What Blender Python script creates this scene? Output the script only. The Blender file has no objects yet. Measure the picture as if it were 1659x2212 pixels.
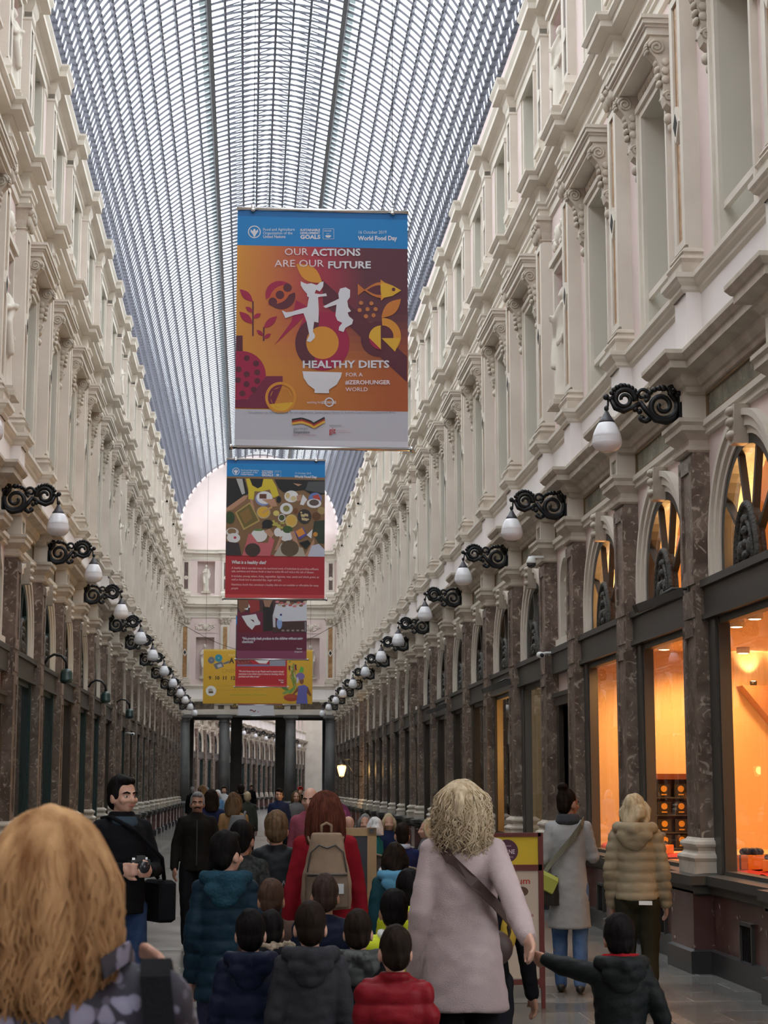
import bpy, bmesh, math, random
from mathutils import Vector, Matrix, noise
S = bpy.context.scene
PI = math.pi
rnd = random.Random(7)
# ------------------------------------------------------------------ camera
W_, H_, F_ = 1659, 2212, 3800.0
EYE = (-0.43, 0.0, 1.70)
def cam_setup():
    d = Vector((535 - W_/2, 1698 - H_/2, F_)).normalized()
    u = Vector((0, -d.z, d.y)).normalized()
    if u.y > 0: u = -u
    r = d.cross(u)
    if r.x < 0: r = -r
    M = Matrix((r, d, u))                       # image axes -> world axes
    right = M @ Vector((1, 0, 0)); down = M @ Vector((0, 1, 0)); fwd = M @ Vector((0, 0, 1))
    cd = bpy.data.cameras.new('camera'); co = bpy.data.objects.new('camera', cd)
    S.collection.objects.link(co)
    rot = Matrix((right, -down, -fwd)).transposed().to_4x4()
    co.matrix_world = Matrix.Translation(EYE) @ rot
    cd.sensor_fit = 'VERTICAL'; cd.sensor_height = 36.0; cd.sensor_width = 27.0
    cd.lens = F_ / H_ * 36.0
    cd.clip_end = 600; cd.clip_start = 0.1
    cd.dof.use_dof = True; cd.dof.focus_distance = 14.0; cd.dof.aperture_fstop = 9.0
    S.camera = co
    return M
CM = cam_setup()
def pix(x, y, Y):                                # world point on the plane at distance Y seen at a photo pixel
    v = CM @ Vector((x - W_/2, y - H_/2, F_)); t = Y / v.y
    return EYE[0] + t*v.x, EYE[2] + t*v.z
# ------------------------------------------------------------------ light and exposure
S.view_settings.view_transform = 'Standard'; S.view_settings.look = 'None'
S.view_settings.gamma = 1.0; S.view_settings.use_curve_mapping = False
S.view_settings.exposure = 0.0
wd = bpy.data.worlds.new('overcast_sky'); S.world = wd; wd.use_nodes = True
wd.node_tree.nodes['Background'].inputs[0].default_value = (0.93, 0.97, 1.0, 1)
wd.node_tree.nodes['Background'].inputs[1].default_value = 4.5
S.cycles.max_bounces = 8; S.cycles.transparent_max_bounces = 24; S.cycles.diffuse_bounces = 4
S.cycles.use_denoising = True
# ------------------------------------------------------------------ materials
MATS = {}
def _new(name):
    m = bpy.data.materials.new(name); m.use_nodes = True
    nt = m.node_tree; b = nt.nodes['Principled BSDF']; MATS[name] = m
    return m, nt, b
def mat(name, c, rough=0.6, metal=0.0, c2=None, scale=3.0, lo=0.35, hi=0.65, bump=0.0, bscale=30.0, stretch=(1, 1, 1), coord='Position', spec=0.5, detail=6.0, sheen=0.0):
    if name in MATS: return MATS[name]
    m, nt, b = _new(name)
    b.inputs['Base Color'].default_value = (*c, 1); b.inputs['Roughness'].default_value = rough
    b.inputs['Metallic'].default_value = metal; b.inputs['Specular IOR Level'].default_value = spec
    if sheen: b.inputs['Sheen Weight'].default_value = sheen
    if c2 or bump:
        if coord == 'Position':
            g = nt.nodes.new('ShaderNodeNewGeometry'); src = g.outputs['Position']
        else:
            g = nt.nodes.new('ShaderNodeTexCoord'); src = g.outputs['Object']
        mp = nt.nodes.new('ShaderNodeMapping'); mp.inputs['Scale'].default_value = stretch
        nt.links.new(src, mp.inputs['Vector'])
    if c2:
        n = nt.nodes.new('ShaderNodeTexNoise'); n.inputs['Scale'].default_value = scale; n.inputs['Detail'].default_value = detail
        r = nt.nodes.new('ShaderNodeValToRGB'); r.color_ramp.elements[0].position = lo; r.color_ramp.elements[1].position = hi
        r.color_ramp.elements[0].color = (*c, 1); r.color_ramp.elements[1].color = (*c2, 1)
        nt.links.new(mp.outputs[0], n.inputs['Vector']); nt.links.new(n.outputs[0], r.inputs[0]); nt.links.new(r.outputs[0], b.inputs['Base Color'])
    if bump:
        n2 = nt.nodes.new('ShaderNodeTexNoise'); n2.inputs['Scale'].default_value = bscale; n2.inputs['Detail'].default_value = 4
        bp = nt.nodes.new('ShaderNodeBump'); bp.inputs['Strength'].default_value = bump; bp.inputs['Distance'].default_value = 0.02
        nt.links.new(mp.outputs[0], n2.inputs['Vector']); nt.links.new(n2.outputs[0], bp.inputs['Height']); nt.links.new(bp.outputs[0], b.inputs['Normal'])
    return m
def marble(name, c, c2, c3, scale=2.2, rough=0.35, fleck=(0.60, 0.70)):
    m, nt, b = _new(name)
    g = nt.nodes.new('ShaderNodeNewGeometry')
    n = nt.nodes.new('ShaderNodeTexNoise'); n.inputs['Scale'].default_value = scale; n.inputs['Detail'].default_value = 9; n.inputs['Distortion'].default_value = 1.2
    r = nt.nodes.new('ShaderNodeValToRGB'); r.color_ramp.elements[0].position = .38; r.color_ramp.elements[1].position = .62
    r.color_ramp.elements[0].color = (*c, 1); r.color_ramp.elements[1].color = (*c2, 1)
    n2 = nt.nodes.new('ShaderNodeTexNoise'); n2.inputs['Scale'].default_value = scale*3.1; n2.inputs['Detail'].default_value = 7; n2.inputs['Distortion'].default_value = 2.0
    r2 = nt.nodes.new('ShaderNodeValToRGB'); r2.color_ramp.elements[0].position = fleck[0]; r2.color_ramp.elements[1].position = fleck[1]
    r2.color_ramp.elements[0].color = (0, 0, 0, 1); r2.color_ramp.elements[1].color = (1, 1, 1, 1)
    mx = nt.nodes.new('ShaderNodeMix'); mx.data_type = 'RGBA'; mx.inputs['B'].default_value = (*c3, 1)
    L = nt.links.new
    L(g.outputs['Position'], n.inputs['Vector']); L(g.outputs['Position'], n2.inputs['Vector']); L(n.outputs[0], r.inputs[0]); L(n2.outputs[0], r2.inputs[0])
    L(r.outputs[0], mx.inputs['A']); L(r2.outputs[0], mx.inputs['Factor']); L(mx.outputs['Result'], b.inputs['Base Color'])
    b.inputs['Roughness'].default_value = rough
    return m
def glow(name, c, strength):
    m, nt, b = _new(name)
    b.inputs['Base Color'].default_value = (*c, 1); b.inputs['Emission Color'].default_value = (*c, 1); b.inputs['Emission Strength'].default_value = strength
    return m
def glass(name, tint=(1, 1, 1), refl=(1, 1, 1), ior=1.45, rough=0.0, extra=0.0):
    m, nt, b = _new(name); nt.nodes.remove(b)
    t = nt.nodes.new('ShaderNodeBsdfTransparent'); t.inputs[0].default_value = (*tint, 1)
    gl = nt.nodes.new('ShaderNodeBsdfGlossy'); gl.inputs['Roughness'].default_value = rough; gl.inputs['Color'].default_value = (*refl, 1)
    fr = nt.nodes.new('ShaderNodeFresnel'); ge = nt.nodes.new('ShaderNodeNewGeometry'); mr = nt.nodes.new('ShaderNodeMapRange')
    mr.inputs['To Min'].default_value = ior; mr.inputs['To Max'].default_value = 1/ior; nt.links.new(ge.outputs['Backfacing'], mr.inputs['Value']); nt.links.new(mr.outputs[0], fr.inputs[0])
    mx = nt.nodes.new('ShaderNodeMixShader'); o = nt.nodes['Material Output']; L = nt.links.new
    L(fr.outputs[0], mx.inputs[0]); L(t.outputs[0], mx.inputs[1]); L(gl.outputs[0], mx.inputs[2]); L(mx.outputs[0], o.inputs[0])
    return m
def frosted(name, c, amt):
    m, nt, b = _new(name); nt.nodes.remove(b)
    t = nt.nodes.new('ShaderNodeBsdfTransparent'); t.inputs[0].default_value = (1, 1, 1, 1)
    d = nt.nodes.new('ShaderNodeBsdfTranslucent'); d.inputs[0].default_value = (*c, 1)
    mx = nt.nodes.new('ShaderNodeMixShader'); mx.inputs[0].default_value = amt; o = nt.nodes['Material Output']; L = nt.links.new
    L(t.outputs[0], mx.inputs[1]); L(d.outputs[0], mx.inputs[2]); L(mx.outputs[0], o.inputs[0])
    return m
stone = mat('cream_stone', (.62, .565, .485), .7, c2=(.71, .655, .57), scale=1.3, bump=.08, bscale=25)
stone_d = mat('cream_stone_weathered', (.46, .40, .325), .7, c2=(.61, .545, .455), scale=4.0, bump=.12, bscale=25)
white_stone = mat('painted_white_stone', (.80, .75, .73), .7, c2=(.84, .79, .77), scale=1.0)
pinkw = mat('pink_painted_wall', (.70, .57, .54), .75, c2=(.75, .62, .59), scale=0.9)
greyrev = mat('grey_window_reveal', (.62, .58, .50), .75)
bmarble = marble('brown_marble', (.095, .064, .048), (.205, .155, .122), (.46, .385, .31), 2.6, .38, (.56, .69))
rmarble = marble('red_brown_marble', (.075, .035, .03), (.12, .065, .058), (.38, .31, .29), 1.2, .25, (.64, .70))
gmarble = marble('green_grey_marble', (.13, .14, .105), (.30, .29, .225), (.50, .46, .36), 2.4, .4, (.58, .72))
orange_marble = marble('ochre_marble', (.30, .15, .05), (.46, .27, .12), (.55, .42, .26), 4.0, .4)
dark_metal = mat('dark_grey_painted_metal', (.045, .043, .038), .45)
brown_metal = mat('dark_bronze_frame', (.035, .026, .018), .4)
green_metal = mat('dark_green_frame', (.012, .03, .028), .4)
iron = mat('black_wrought_iron', (.012, .012, .014), .45, metal=.3)
orn = mat('dark_cast_ornament', (.028, .026, .022), .6, c2=(.075, .07, .06), scale=28, bump=.9, bscale=40)
black_stone = mat('black_stone', (.03, .03, .032), .3)
grey_stone = mat('grey_column_stone', (.13, .13, .13), .6, c2=(.18, .18, .175), scale=2)
roof_metal = mat('grey_roof_metal', (.11, .11, .135), .55)
beam_metal = mat('dark_roof_beam', (.09, .09, .095), .6)
white_paint = mat('white_sash_paint', (.75, .76, .74), .5)
blind = mat('grey_blind', (.30, .31, .31), .7)
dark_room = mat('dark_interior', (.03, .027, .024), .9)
opal = mat('white_opal_glass', (.88, .88, .92), .15)
shop_glass = glass('shop_glass'); win_glass = glass('window_glass', (.85, .9, .88)); roof_glass = glass('roof_glass', (.96, .98, .99), ior=1.2)
lantern_glass = frosted('frosted_lantern_glass', (.26, .29, .29), .92)
lap_glass = frosted('lapped_roof_glass', (.75, .82, .88), .55)
chrome = mat('polished_steel', (.6, .6, .6), .25, metal=1.0)
# ------------------------------------------------------------------ mesh helpers
class MB:
    def __init__(s): s.v = []; s.f = []; s.m = []; s.sm = []; s.mi = 0; s.X = None
    def add(s, vs, fs, smooth=False):
        o = len(s.v)
        if s.X is not None: vs = [tuple(s.X @ Vector(v)) for v in vs]
        s.v.extend(vs)
        for f in fs: s.f.append([i + o for i in f]); s.m.append(s.mi); s.sm.append(smooth)
        return s
    def box(s, x0, x1, y0, y1, z0, z1):
        return s.add([(x0, y0, z0), (x1, y0, z0), (x1, y1, z0), (x0, y1, z0), (x0, y0, z1), (x1, y0, z1), (x1, y1, z1), (x0, y1, z1)],
                     [(0, 3, 2, 1), (4, 5, 6, 7), (0, 1, 5, 4), (1, 2, 6, 5), (2, 3, 7, 6), (3, 0, 4, 7)])
    def poly(s, pts): return s.add(pts, [tuple(range(len(pts)))])
    def ext(s, pts2, fn, a, b, caps=True, smooth=False):         # extrude a 2-D outline between a and b; fn(u,v,t)->xyz
        n = len(pts2); vs = [fn(u, v, a) for u, v in pts2] + [fn(u, v, b) for u, v in pts2]
        s.add(vs, [(i, (i+1) % n, (i+1) % n + n, i + n) for i in range(n)], smooth)
        if caps: s.add(vs, [tuple(range(n-1, -1, -1)), tuple(range(n, 2*n))])
        return s
    def lathe(s, prof, n=16, cx=0, cy=0, smooth=True, sx=1, sy=1):
        vs = []; fs = []
        for r, z in prof:
            for i in range(n): a = 2*PI*i/n; vs.append((cx + r*sx*math.cos(a), cy + r*sy*math.sin(a), z))
        for j in range(len(prof)-1):
            for i in range(n): fs.append((j*n+i, j*n+(i+1) % n, (j+1)*n+(i+1) % n, (j+1)*n+i))
        fs.append(tuple(range(n-1, -1, -1))); k = (len(prof)-1)*n; fs.append(tuple(range(k, k+n)))
        return s.add(vs, fs, smooth)
    def sq(s, prof, wx, wy, cx=0, cy=0):                           # square "lathe": (inset-from-half-width, z)
        vs = []; fs = []
        for e, z in prof: vs += [(cx-wx-e, cy-wy-e, z), (cx+wx+e, cy-wy-e, z), (cx+wx+e, cy+wy+e, z), (cx-wx-e, cy+wy+e, z)]
        for j in range(len(prof)-1):
            for i in range(4): fs.append((j*4+i, j*4+(i+1) % 4, j*4+4+(i+1) % 4, j*4+4+i))
        k = (len(prof)-1)*4; fs += [(3, 2, 1, 0), (k, k+1, k+2, k+3)]
        return s.add(vs, fs)
    def tube(s, pts, r, n=8, smooth=True, up=None):
        pts = [Vector(p) for p in pts]; N = len(pts)
        rr = [r]*N if isinstance(r, (int, float)) else r
        t0 = (pts[1]-pts[0]).normalized(); a = Vector(up) if up else (Vector((0, 0, 1)) if abs(t0.z) < .9 else Vector((1, 0, 0)))
        e1 = t0.cross(a).normalized(); vs = []; fs = []
        for i, p in enumerate(pts):
            t = (pts[min(i+1, N-1)] - pts[max(i-1, 0)]).normalized()
            e1 = (e1 - t*e1.dot(t)).normalized(); e2 = t.cross(e1)
            for k in range(n): w = 2*PI*k/n; vs.append(tuple(p + (e1*math.cos(w) + e2*math.sin(w))*rr[i]))
        for i in range(N-1):
            for k in range(n): fs.append((i*n+k, i*n+(k+1) % n, (i+1)*n+(k+1) % n, (i+1)*n+k))
        fs.append(tuple(range(n-1, -1, -1))); fs.append(tuple(range((N-1)*n, N*n)))
        return s.add(vs, fs, smooth)
    def ell(s, c, r, n=12, m=8, rot=None):
        vs = []; fs = []
        R = rot or Matrix.Identity(3); c = Vector(c)
        for j in range(1, m):
            ph = PI*j/m
            for i in range(n): a = 2*PI*i/n; vs.append(tuple(c + R @ Vector((r[0]*math.sin(ph)*math.cos(a), r[1]*math.sin(ph)*math.sin(a), r[2]*math.cos(ph)))))
        vs.append(tuple(c + R @ Vector((0, 0, r[2])))); vs.append(tuple(c - R @ Vector((0, 0, r[2])))); T = len(vs)-2
        for j in range(m-2):
            for i in range(n): fs.append((j*n+i, (j+1)*n+i, (j+1)*n+(i+1) % n, j*n+(i+1) % n))
        for i in range(n): fs.append((T, i, (i+1) % n)); fs.append((T+1, (m-2)*n+(i+1) % n, (m-2)*n+i))
        return s.add(vs, fs, True)
    def build(s, name, mats, parent=None, loc=(0, 0, 0), rz=0.0, link=True):
        me = bpy.data.meshes.new(name); me.from_pydata(s.v, [], s.f)
        if not isinstance(mats, (list, tuple)): mats = [mats]
        for m in mats: me.materials.append(m)
        me.polygons.foreach_set('material_index', s.m); me.polygons.foreach_set('use_smooth', s.sm); me.update()
        o = bpy.data.objects.new(name, me)
        if link: S.collection.objects.link(o)
        if parent: o.parent = parent
        o.location = loc; o.rotation_euler = (0, 0, rz)
        return o
def tag(o, label, cat=None, group=None, kind=None):
    if label: o['label'] = label
    if cat: o['category'] = cat
    if group: o['group'] = group
    if kind: o['kind'] = kind
    return o
def empty(name, loc=(0, 0, 0), rz=0.0, label=None, cat=None, group=None, kind=None):
    o = bpy.data.objects.new(name, None); S.collection.objects.link(o); o.location = loc; o.rotation_euler = (0, 0, rz); o.empty_display_size = .1
    return tag(o, label, cat, group, kind)
def dup(o, parent=None):
    c = o.copy(); S.collection.objects.link(c)
    if parent: c.parent = parent
    for ch in list(o.children): dup(ch, c)
    return c
ORD = ['first', 'second', 'third', 'fourth', 'fifth', 'sixth', 'seventh', 'eighth', 'ninth', 'tenth', 'eleventh', 'twelfth', 'thirteenth', 'fourteenth', 'fifteenth', 'sixteenth', 'seventeenth', 'eighteenth', 'nineteenth', 'twentieth', 'twenty-first', 'twenty-second', 'twenty-third', 'twenty-fourth', 'twenty-fifth', 'twenty-sixth', 'twenty-seventh']
# ------------------------------------------------------------------ the hall: layout
PITCH, NICHE = 3.16, 2.21
PL = [4.11 + PITCH*i for i in range(7)]                       # pilaster lines along the hall
for _ in range(3):
    PL.append(PL[-1] + NICHE)
    for i in range(6): PL.append(PL[-1] + PITCH)
PL.append(PL[-1] + NICHE)                                      # ... 88.79
END = 88.85
def bays(P): return [(P[i], P[i+1], P[i+1]-P[i] < 2.6) for i in range(len(P)-1)]
class Side:
    def __init__(s, name, f, at, P): s.name = name; s.f = f; s.at = at; s.P = P
GA = 0.1235; GO = (-3.9, 97.0)
RIGHT = Side('right', lambda d, y, z: (4-d, y, z), lambda y: ((4, y, 0), PI), PL)
LEFT = Side('left', lambda d, y, z: (-3.9+d, y, z), lambda y: ((-3.9, y, 0), 0.0), PL)
ENDW = Side('end', lambda d, y, z: (y, END-d, z), lambda y: ((y, END, 0), -PI/2), [-3.65, -1.65, 1.65, 3.65])
ca, sa = math.cos(GA), math.sin(GA)
FAR = Side('far', lambda d, y, z: (GO[0]+d*ca+y*sa, GO[1]-d*sa+y*ca, z), lambda y: ((GO[0]+y*sa, GO[1]+y*ca, 0), -GA), [0.6+PITCH*i for i in range(23)])
# floor --------------------------------------------------------------
def floor_mat():
    m, nt, b = _new('stone_slab_floor'); L = nt.links.new
    g = nt.nodes.new('ShaderNodeNewGeometry')
    mp = nt.nodes.new('ShaderNodeMapping'); L(g.outputs['Position'], mp.inputs['Vector'])
    br = nt.nodes.new('ShaderNodeTexBrick'); br.offset = .5; br.inputs['Scale'].default_value = 1.0
    br.inputs['Brick Width'].default_value = 1.05; br.inputs['Row Height'].default_value = .62; br.inputs['Mortar Size'].default_value = .006
    br.inputs['Color1'].default_value = (.12, .116, .11, 1); br.inputs['Color2'].default_value = (.20, .195, .182, 1); br.inputs['Mortar'].default_value = (.25, .24, .225, 1)
    br.inputs['Bias'].default_value = -.1
    L(mp.outputs[0], br.inputs['Vector'])
    n = nt.nodes.new('ShaderNodeTexNoise'); n.inputs['Scale'].default_value = 2.2; n.inputs['Detail'].default_value = 6; L(g.outputs['Position'], n.inputs['Vector'])
    mx = nt.nodes.new('ShaderNodeMix'); mx.data_type = 'RGBA'; mx.blend_type = 'OVERLAY'; mx.inputs['Factor'].default_value = .55
    L(br.outputs['Color'], mx.inputs['A']); L(n.outputs[0], mx.inputs['B']); L(mx.outputs['Result'], b.inputs['Base Color'])
    r = nt.nodes.new('ShaderNodeMapRange'); r.inputs['To Min'].default_value = .12; r.inputs['To Max'].default_value = .30
    L(n.outputs[0], r.inputs['Value']); L(r.outputs[0], b.inputs['Roughness'])
    return m
fm = MB(); fm.add([(-14, -36, 0), (26, -36, 0), (26, 180, 0), (-14, 180, 0)], [(0, 1, 2, 3)])
tag(fm.build('floor', floor_mat()), 'grey stone slab floor running the length of the arcade', 'floor', kind='structure')
light_slab = mat('pale_stone_band', (.20, .195, .18), .22, c2=(.27, .26, .24), scale=2.5)
bd = MB()
for yb in [9.5+4.74*i for i in range(17)]: bd.box(-2.75, 2.75, yb, yb+.30, -.02, .004)
for xb in (-2.8, 2.68): bd.box(xb, xb+.13, 5, 88, -.02, .005)
tag(bd.build('trim_floor_bands', light_slab), 'pale stone bands laid into the grey floor', 'floor', kind='structure')
# walls ---------------------------------------------------------------
def arc(cy, cz, r, a0, a1, n): return [(cy + r*math.cos(a0+(a1-a0)*i/n), cz + r*math.sin(a0+(a1-a0)*i/n)) for i in range(n+1)]
def hole_panel(mb, sd, y0, y1, z0, z1, a0, a1, b0, b1, depth, back=False, mi_rev=1, mi_back=1):
    f = sd.f
    for q in ((y0, a0, z0, z1), (a1, y1, z0, z1), (a0, a1, z0, b0), (a0, a1, b1, z1)):
        mb.poly([f(0, q[0], q[2]), f(0, q[1], q[2]), f(0, q[1], q[3]), f(0, q[0], q[3])])
    k = mb.mi; mb.mi = mi_rev
    ring = [(a0, b0), (a1, b0), (a1, b1), (a0, b1)]
    for i in range(4):
        p, q = ring[i], ring[(i+1) % 4]
        mb.poly([f(0, *p), f(0, *q), f(-depth, *q), f(-depth, *p)])
    if back: mb.mi = mi_back; mb.poly([f(-depth, *p) for p in ring])
    mb.mi = k
def arch_panel(mb, sd, y0, y1, z0, z1, cy, r, zs, zb, depth, back, mi_rev):
    f = sd.f; pts = [(cy+r, zb)] + arc(cy, zs, r, 0, PI, 18) + [(cy-r, zb)]
    outer = [(y1, z0), (y1, z1), (y0, z1), (y0, z0)]
    if zb > z0 + .01:
        mb.poly([f(0, y0, z0), f(0, y1, z0), f(0, y1, zb), f(0, y0, zb)]); outer = [(y1, zb), (y1, z1), (y0, z1), (y0, zb)]
    mb.poly([f(0, *p) for p in outer + pts[::-1]])
    k = mb.mi; mb.mi = mi_rev
    P2 = pts if zb <= z0+.01 else pts + [pts[0]]
    for i in range(len(P2)-1): mb.poly([f(0, *P2[i]), f(0, *P2[i+1]), f(-depth, *P2[i+1]), f(-depth, *P2[i])])
    if back: mb.poly([f(-depth, *p) for p in pts])
    mb.mi = k
def wall(sd, ground=True, y_plain=None, upper=True):
    mb = MB(); f = sd.f
    for y0, y1, nb in bays(sd.P):
        c = (y0+y1)/2
        if ground:
            if nb:
                hole_panel(mb, sd, y0, y1, 0, 3.5, c-.5, c+.5, 0.0, 2.82, .25, False, 3)
                arch_panel(mb, sd, y0, y1, 3.5, 5.3, c, .36, 4.5, 3.72, .32, True, 1)
            else:
                for q in ((y0, c-1.3, 0, 3.6), (c+1.3, y1, 0, 3.6), (c-1.3, c+1.3, 0, .88)):
                    mb.poly([f(0, q[0], q[2]), f(0, q[1], q[2]), f(0, q[1], q[3]), f(0, q[0], q[3])])
                arch_panel(mb, sd, y0, y1, 3.6, 5.3, c, 1.1, 3.88, 3.6, .32, False, 1)
            mb.poly([f(0, y0, 5.3), f(0, y1, 5.3), f(0, y1, 6.7), f(0, y0, 6.7)])
        if upper:
            if nb:
                hole_panel(mb, sd, y0, y1, 6.7, 10.4, c-.46, c+.46, 7.0, 9.1, .42, True, 0, 0)
                hole_panel(mb, sd, y0, y1, 10.4, 13.6, c-.44, c+.44, 11.32, 12.95, .4, True, 0, 0)
            else:
                hole_panel(mb, sd, y0, y1, 6.7, 10.4, c-.56, c+.56, 6.74, 9.25, .5, False, 2)
                hole_panel(mb, sd, y0, y1, 10.4, 13.6, c-.52, c+.52, 11.34, 12.95, .42, False, 2)
            mb.poly([f(0, y0, 13.6), f(0, y1, 13.6), f(0, y1, 14.4), f(0, y0, 14.4)])
    if y_plain:
        a, b = y_plain; mb.poly([f(0, a, 0), f(0, b, 0), f(0, b, 14.4), f(0, a, 14.4)])
    mats = [pinkw, stone, greyrev, dark_metal]
    return mb, mats
for sd in (RIGHT, LEFT):
    mb, mats = wall(sd, y_plain=(-34, PL[0]))
    tag(mb.build('wall_'+sd.name, mats), 'pink plastered %s wall of the arcade' % sd.name, 'wall', kind='structure')
mb, mats = wall(FAR)
tag(mb.build('wall_far', mats), 'pink and cream wall of the next gallery beyond the colonnade', 'wall', kind='structure')
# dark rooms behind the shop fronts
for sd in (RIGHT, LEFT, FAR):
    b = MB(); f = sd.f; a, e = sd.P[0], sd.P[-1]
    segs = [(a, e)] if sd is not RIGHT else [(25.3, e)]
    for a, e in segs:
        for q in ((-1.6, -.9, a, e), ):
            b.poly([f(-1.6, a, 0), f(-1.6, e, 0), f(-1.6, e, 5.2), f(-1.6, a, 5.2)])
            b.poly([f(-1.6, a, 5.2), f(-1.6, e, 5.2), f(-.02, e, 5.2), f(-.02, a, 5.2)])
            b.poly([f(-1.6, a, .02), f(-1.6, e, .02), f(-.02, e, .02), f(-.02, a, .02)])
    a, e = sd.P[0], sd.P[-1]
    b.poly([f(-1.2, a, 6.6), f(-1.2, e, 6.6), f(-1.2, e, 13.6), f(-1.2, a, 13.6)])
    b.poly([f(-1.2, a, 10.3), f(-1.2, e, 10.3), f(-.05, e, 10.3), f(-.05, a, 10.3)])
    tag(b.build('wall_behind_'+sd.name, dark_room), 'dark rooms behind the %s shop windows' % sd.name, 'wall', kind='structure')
# mouldings swept along the walls, stepping forward over every pilaster
def sweep(mb, sd, prof, ya, yb, brk, half, P=None):
    st = [(ya, 0, 0)]
    for p in (P if P is not None else sd.P):
        if p-half-.5 > ya-1.5 and p+half+.5 < yb+1.5: st += [(p-half, -1, 0), (p-half, -1, 1), (p+half, 1, 1), (p+half, 1, 0)]
    st.append((yb, 0, 0))
    vs = []; fs = []; n = len(prof)
    for y, s_, k in st:
        for d, z in prof: vs.append(sd.f(d + k*brk, y + s_*d if s_ else y, z))
    for j in range(len(st)-1):
        for i in range(n-1): fs.append((j*n+i, (j+1)*n+i, (j+1)*n+i+1, j*n+i+1))
    mb.add(vs, fs)
CORN1 = [(.0, 5.48), (.05, 5.5), (.05, 5.55), (.08, 5.56), (.12, 5.62), (.12, 5.66), (.25, 5.69), (.25, 5.76), (.27, 5.77), (.31, 5.82), (.31, 5.86), (.02, 5.89)]
PARA = [(.03, 5.86), (.03, 6.55)]
SILL = [(.03, 6.5), (.06, 6.53), (.06, 6.57), (.10, 6.60), (.11, 6.63), (.13, 6.64), (.13, 6.69), (.0, 6.71)]
ARCHI = [(.0, 5.06), (.05, 5.07), (.05, 5.13), (.08, 5.14), (.08, 5.2), (.0, 5.22)]
CORN2 = [(.0, 10.06), (.04, 10.08), (.04, 10.2), (.07, 10.22), (.07, 10.26), (.10, 10.29), (.10, 10.33), (.03, 10.35), (.03, 10.54), (.08, 10.57), (.08, 10.59), (.22, 10.62), (.22, 10.69), (.24, 10.70), (.28, 10.74), (.28, 10.78), (.02, 10.81)]
BLOCK = [(.03, 10.78), (.03, 11.12), (.06, 11.14), (.06, 11.2), (.0, 11.23)]
CORN3 = [(.0, 13.0), (.02, 13.02), (.02, 13.18), (.05, 13.2), (.05, 13.27), (.1, 13.31), (.22, 13.33), (.22, 13.42), (.26, 13.49), (.26, 13.53), (.0, 13.56)]
names = [('architrave', ARCHI, stone, 0, .2), ('lower_cornice', CORN1, stone_d, .165, .21), ('parapet_band', PARA, white_stone, .15, .2), ('sill_course', SILL, stone, .17, .19),
         ('middle_cornice', CORN2, stone, .14, .19), ('blocking_course', BLOCK, stone, .09, .2), ('top_cornice', CORN3, stone, .12, .18)]
tn = 0
for sd, a, b in ((RIGHT, -34, END), (LEFT, -34, END), (ENDW, -4, 4), (FAR, 0, 70)):
    for nm, prof, m, brk, half in names:
        if sd is ENDW and nm == 'architrave': continue
        if sd is FAR and nm == 'top_cornice': continue
        t = MB(); sweep(t, sd, prof, a, b, brk, half); tn += 1
        tag(t.build('trim_%d' % tn, m), '%s of the %s' % (nm.replace('_', ' '), 'end wall' if sd is ENDW else 'far gallery wall' if sd is FAR else sd.name+' arcade wall'), 'moulding', kind='structure')
def dado(sd, a0, b0):
    sk, da, si = MB(), MB(), MB(); cuts = []; y = a0
    for y0, y1, nb in bays(sd.P):
        if nb: cuts.append((y, (y0+y1)/2-.6)); y = (y0+y1)/2+.6
    cuts.append((y, b0))
    for a, b in cuts:
        P = [p for p in sd.P if a-.1 < p < b+.1]
        sweep(sk, sd, [(.0, .0), (.17, .0), (.17, .2), (.12, .22)], a, b, .19, .30, P)
        sweep(da, sd, [(.13, .2), (.13, .74)], a, b, .19, .30, P)
        sweep(si, sd, [(.13, .70), (.17, .72), (.17, .78), (.21, .8), (.21, .88), (.0, .9)], a, b, .15, .30, P)
    nm = 'far gallery wall' if sd is FAR else sd.name+' arcade wall'
    tag(sk.build('baseboard_'+sd.name, black_stone), 'black stone skirting of the '+nm, 'skirting', kind='structure')
    tag(da.build('trim_dado_'+sd.name, rmarble), 'red brown marble dado of the '+nm, 'dado', kind='structure')
    tag(si.build('trim_ledge_'+sd.name, dark_metal), 'dark ledge under the windows of the '+nm, 'ledge', kind='structure')
dado(RIGHT, -34, END); dado(LEFT, -34, END); dado(FAR, 0, 70)
# painted frieze panels between the cornice and the arches
for sd, a, b in ((RIGHT, -34, END), (LEFT, -34, END), (FAR, 0, 70)):
    fz = MB(); fl = MB(); f = sd.f
    for y0, y1, nb in bays(sd.P):
        u0, u1 = y0+.34, y1-.34
        fz.poly([f(.015, u0, 5.25), f(.015, u1, 5.25), f(.015, u1, 5.46), f(.015, u0, 5.46)])
        for q in ((u0-.03, u1+.03, 5.23, 5.25), (u0-.03, u1+.03, 5.455, 5.48), (u0-.03, u0, 5.23, 5.48), (u1, u1+.03, 5.23, 5.48)):
            fl.add([f(d, y, z) for d in (0, .035) for y, z in ((q[0], q[2]), (q[1], q[2]), (q[1], q[3]), (q[0], q[3]))], [(4, 5, 6, 7), (0, 1, 5, 4), (2, 3, 7, 6), (1, 2, 6, 5), (3, 0, 4, 7)])
    nm = 'far gallery' if sd is FAR else sd.name
    o = fz.build('trim_frieze_'+sd.name, gmarble); tag(o, 'green grey painted frieze panels on the %s wall' % nm, 'frieze', kind='structure')
    fl.build('frieze_border', mat('brown_frieze_line', (.22, .15, .08), .6), o)
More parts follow.
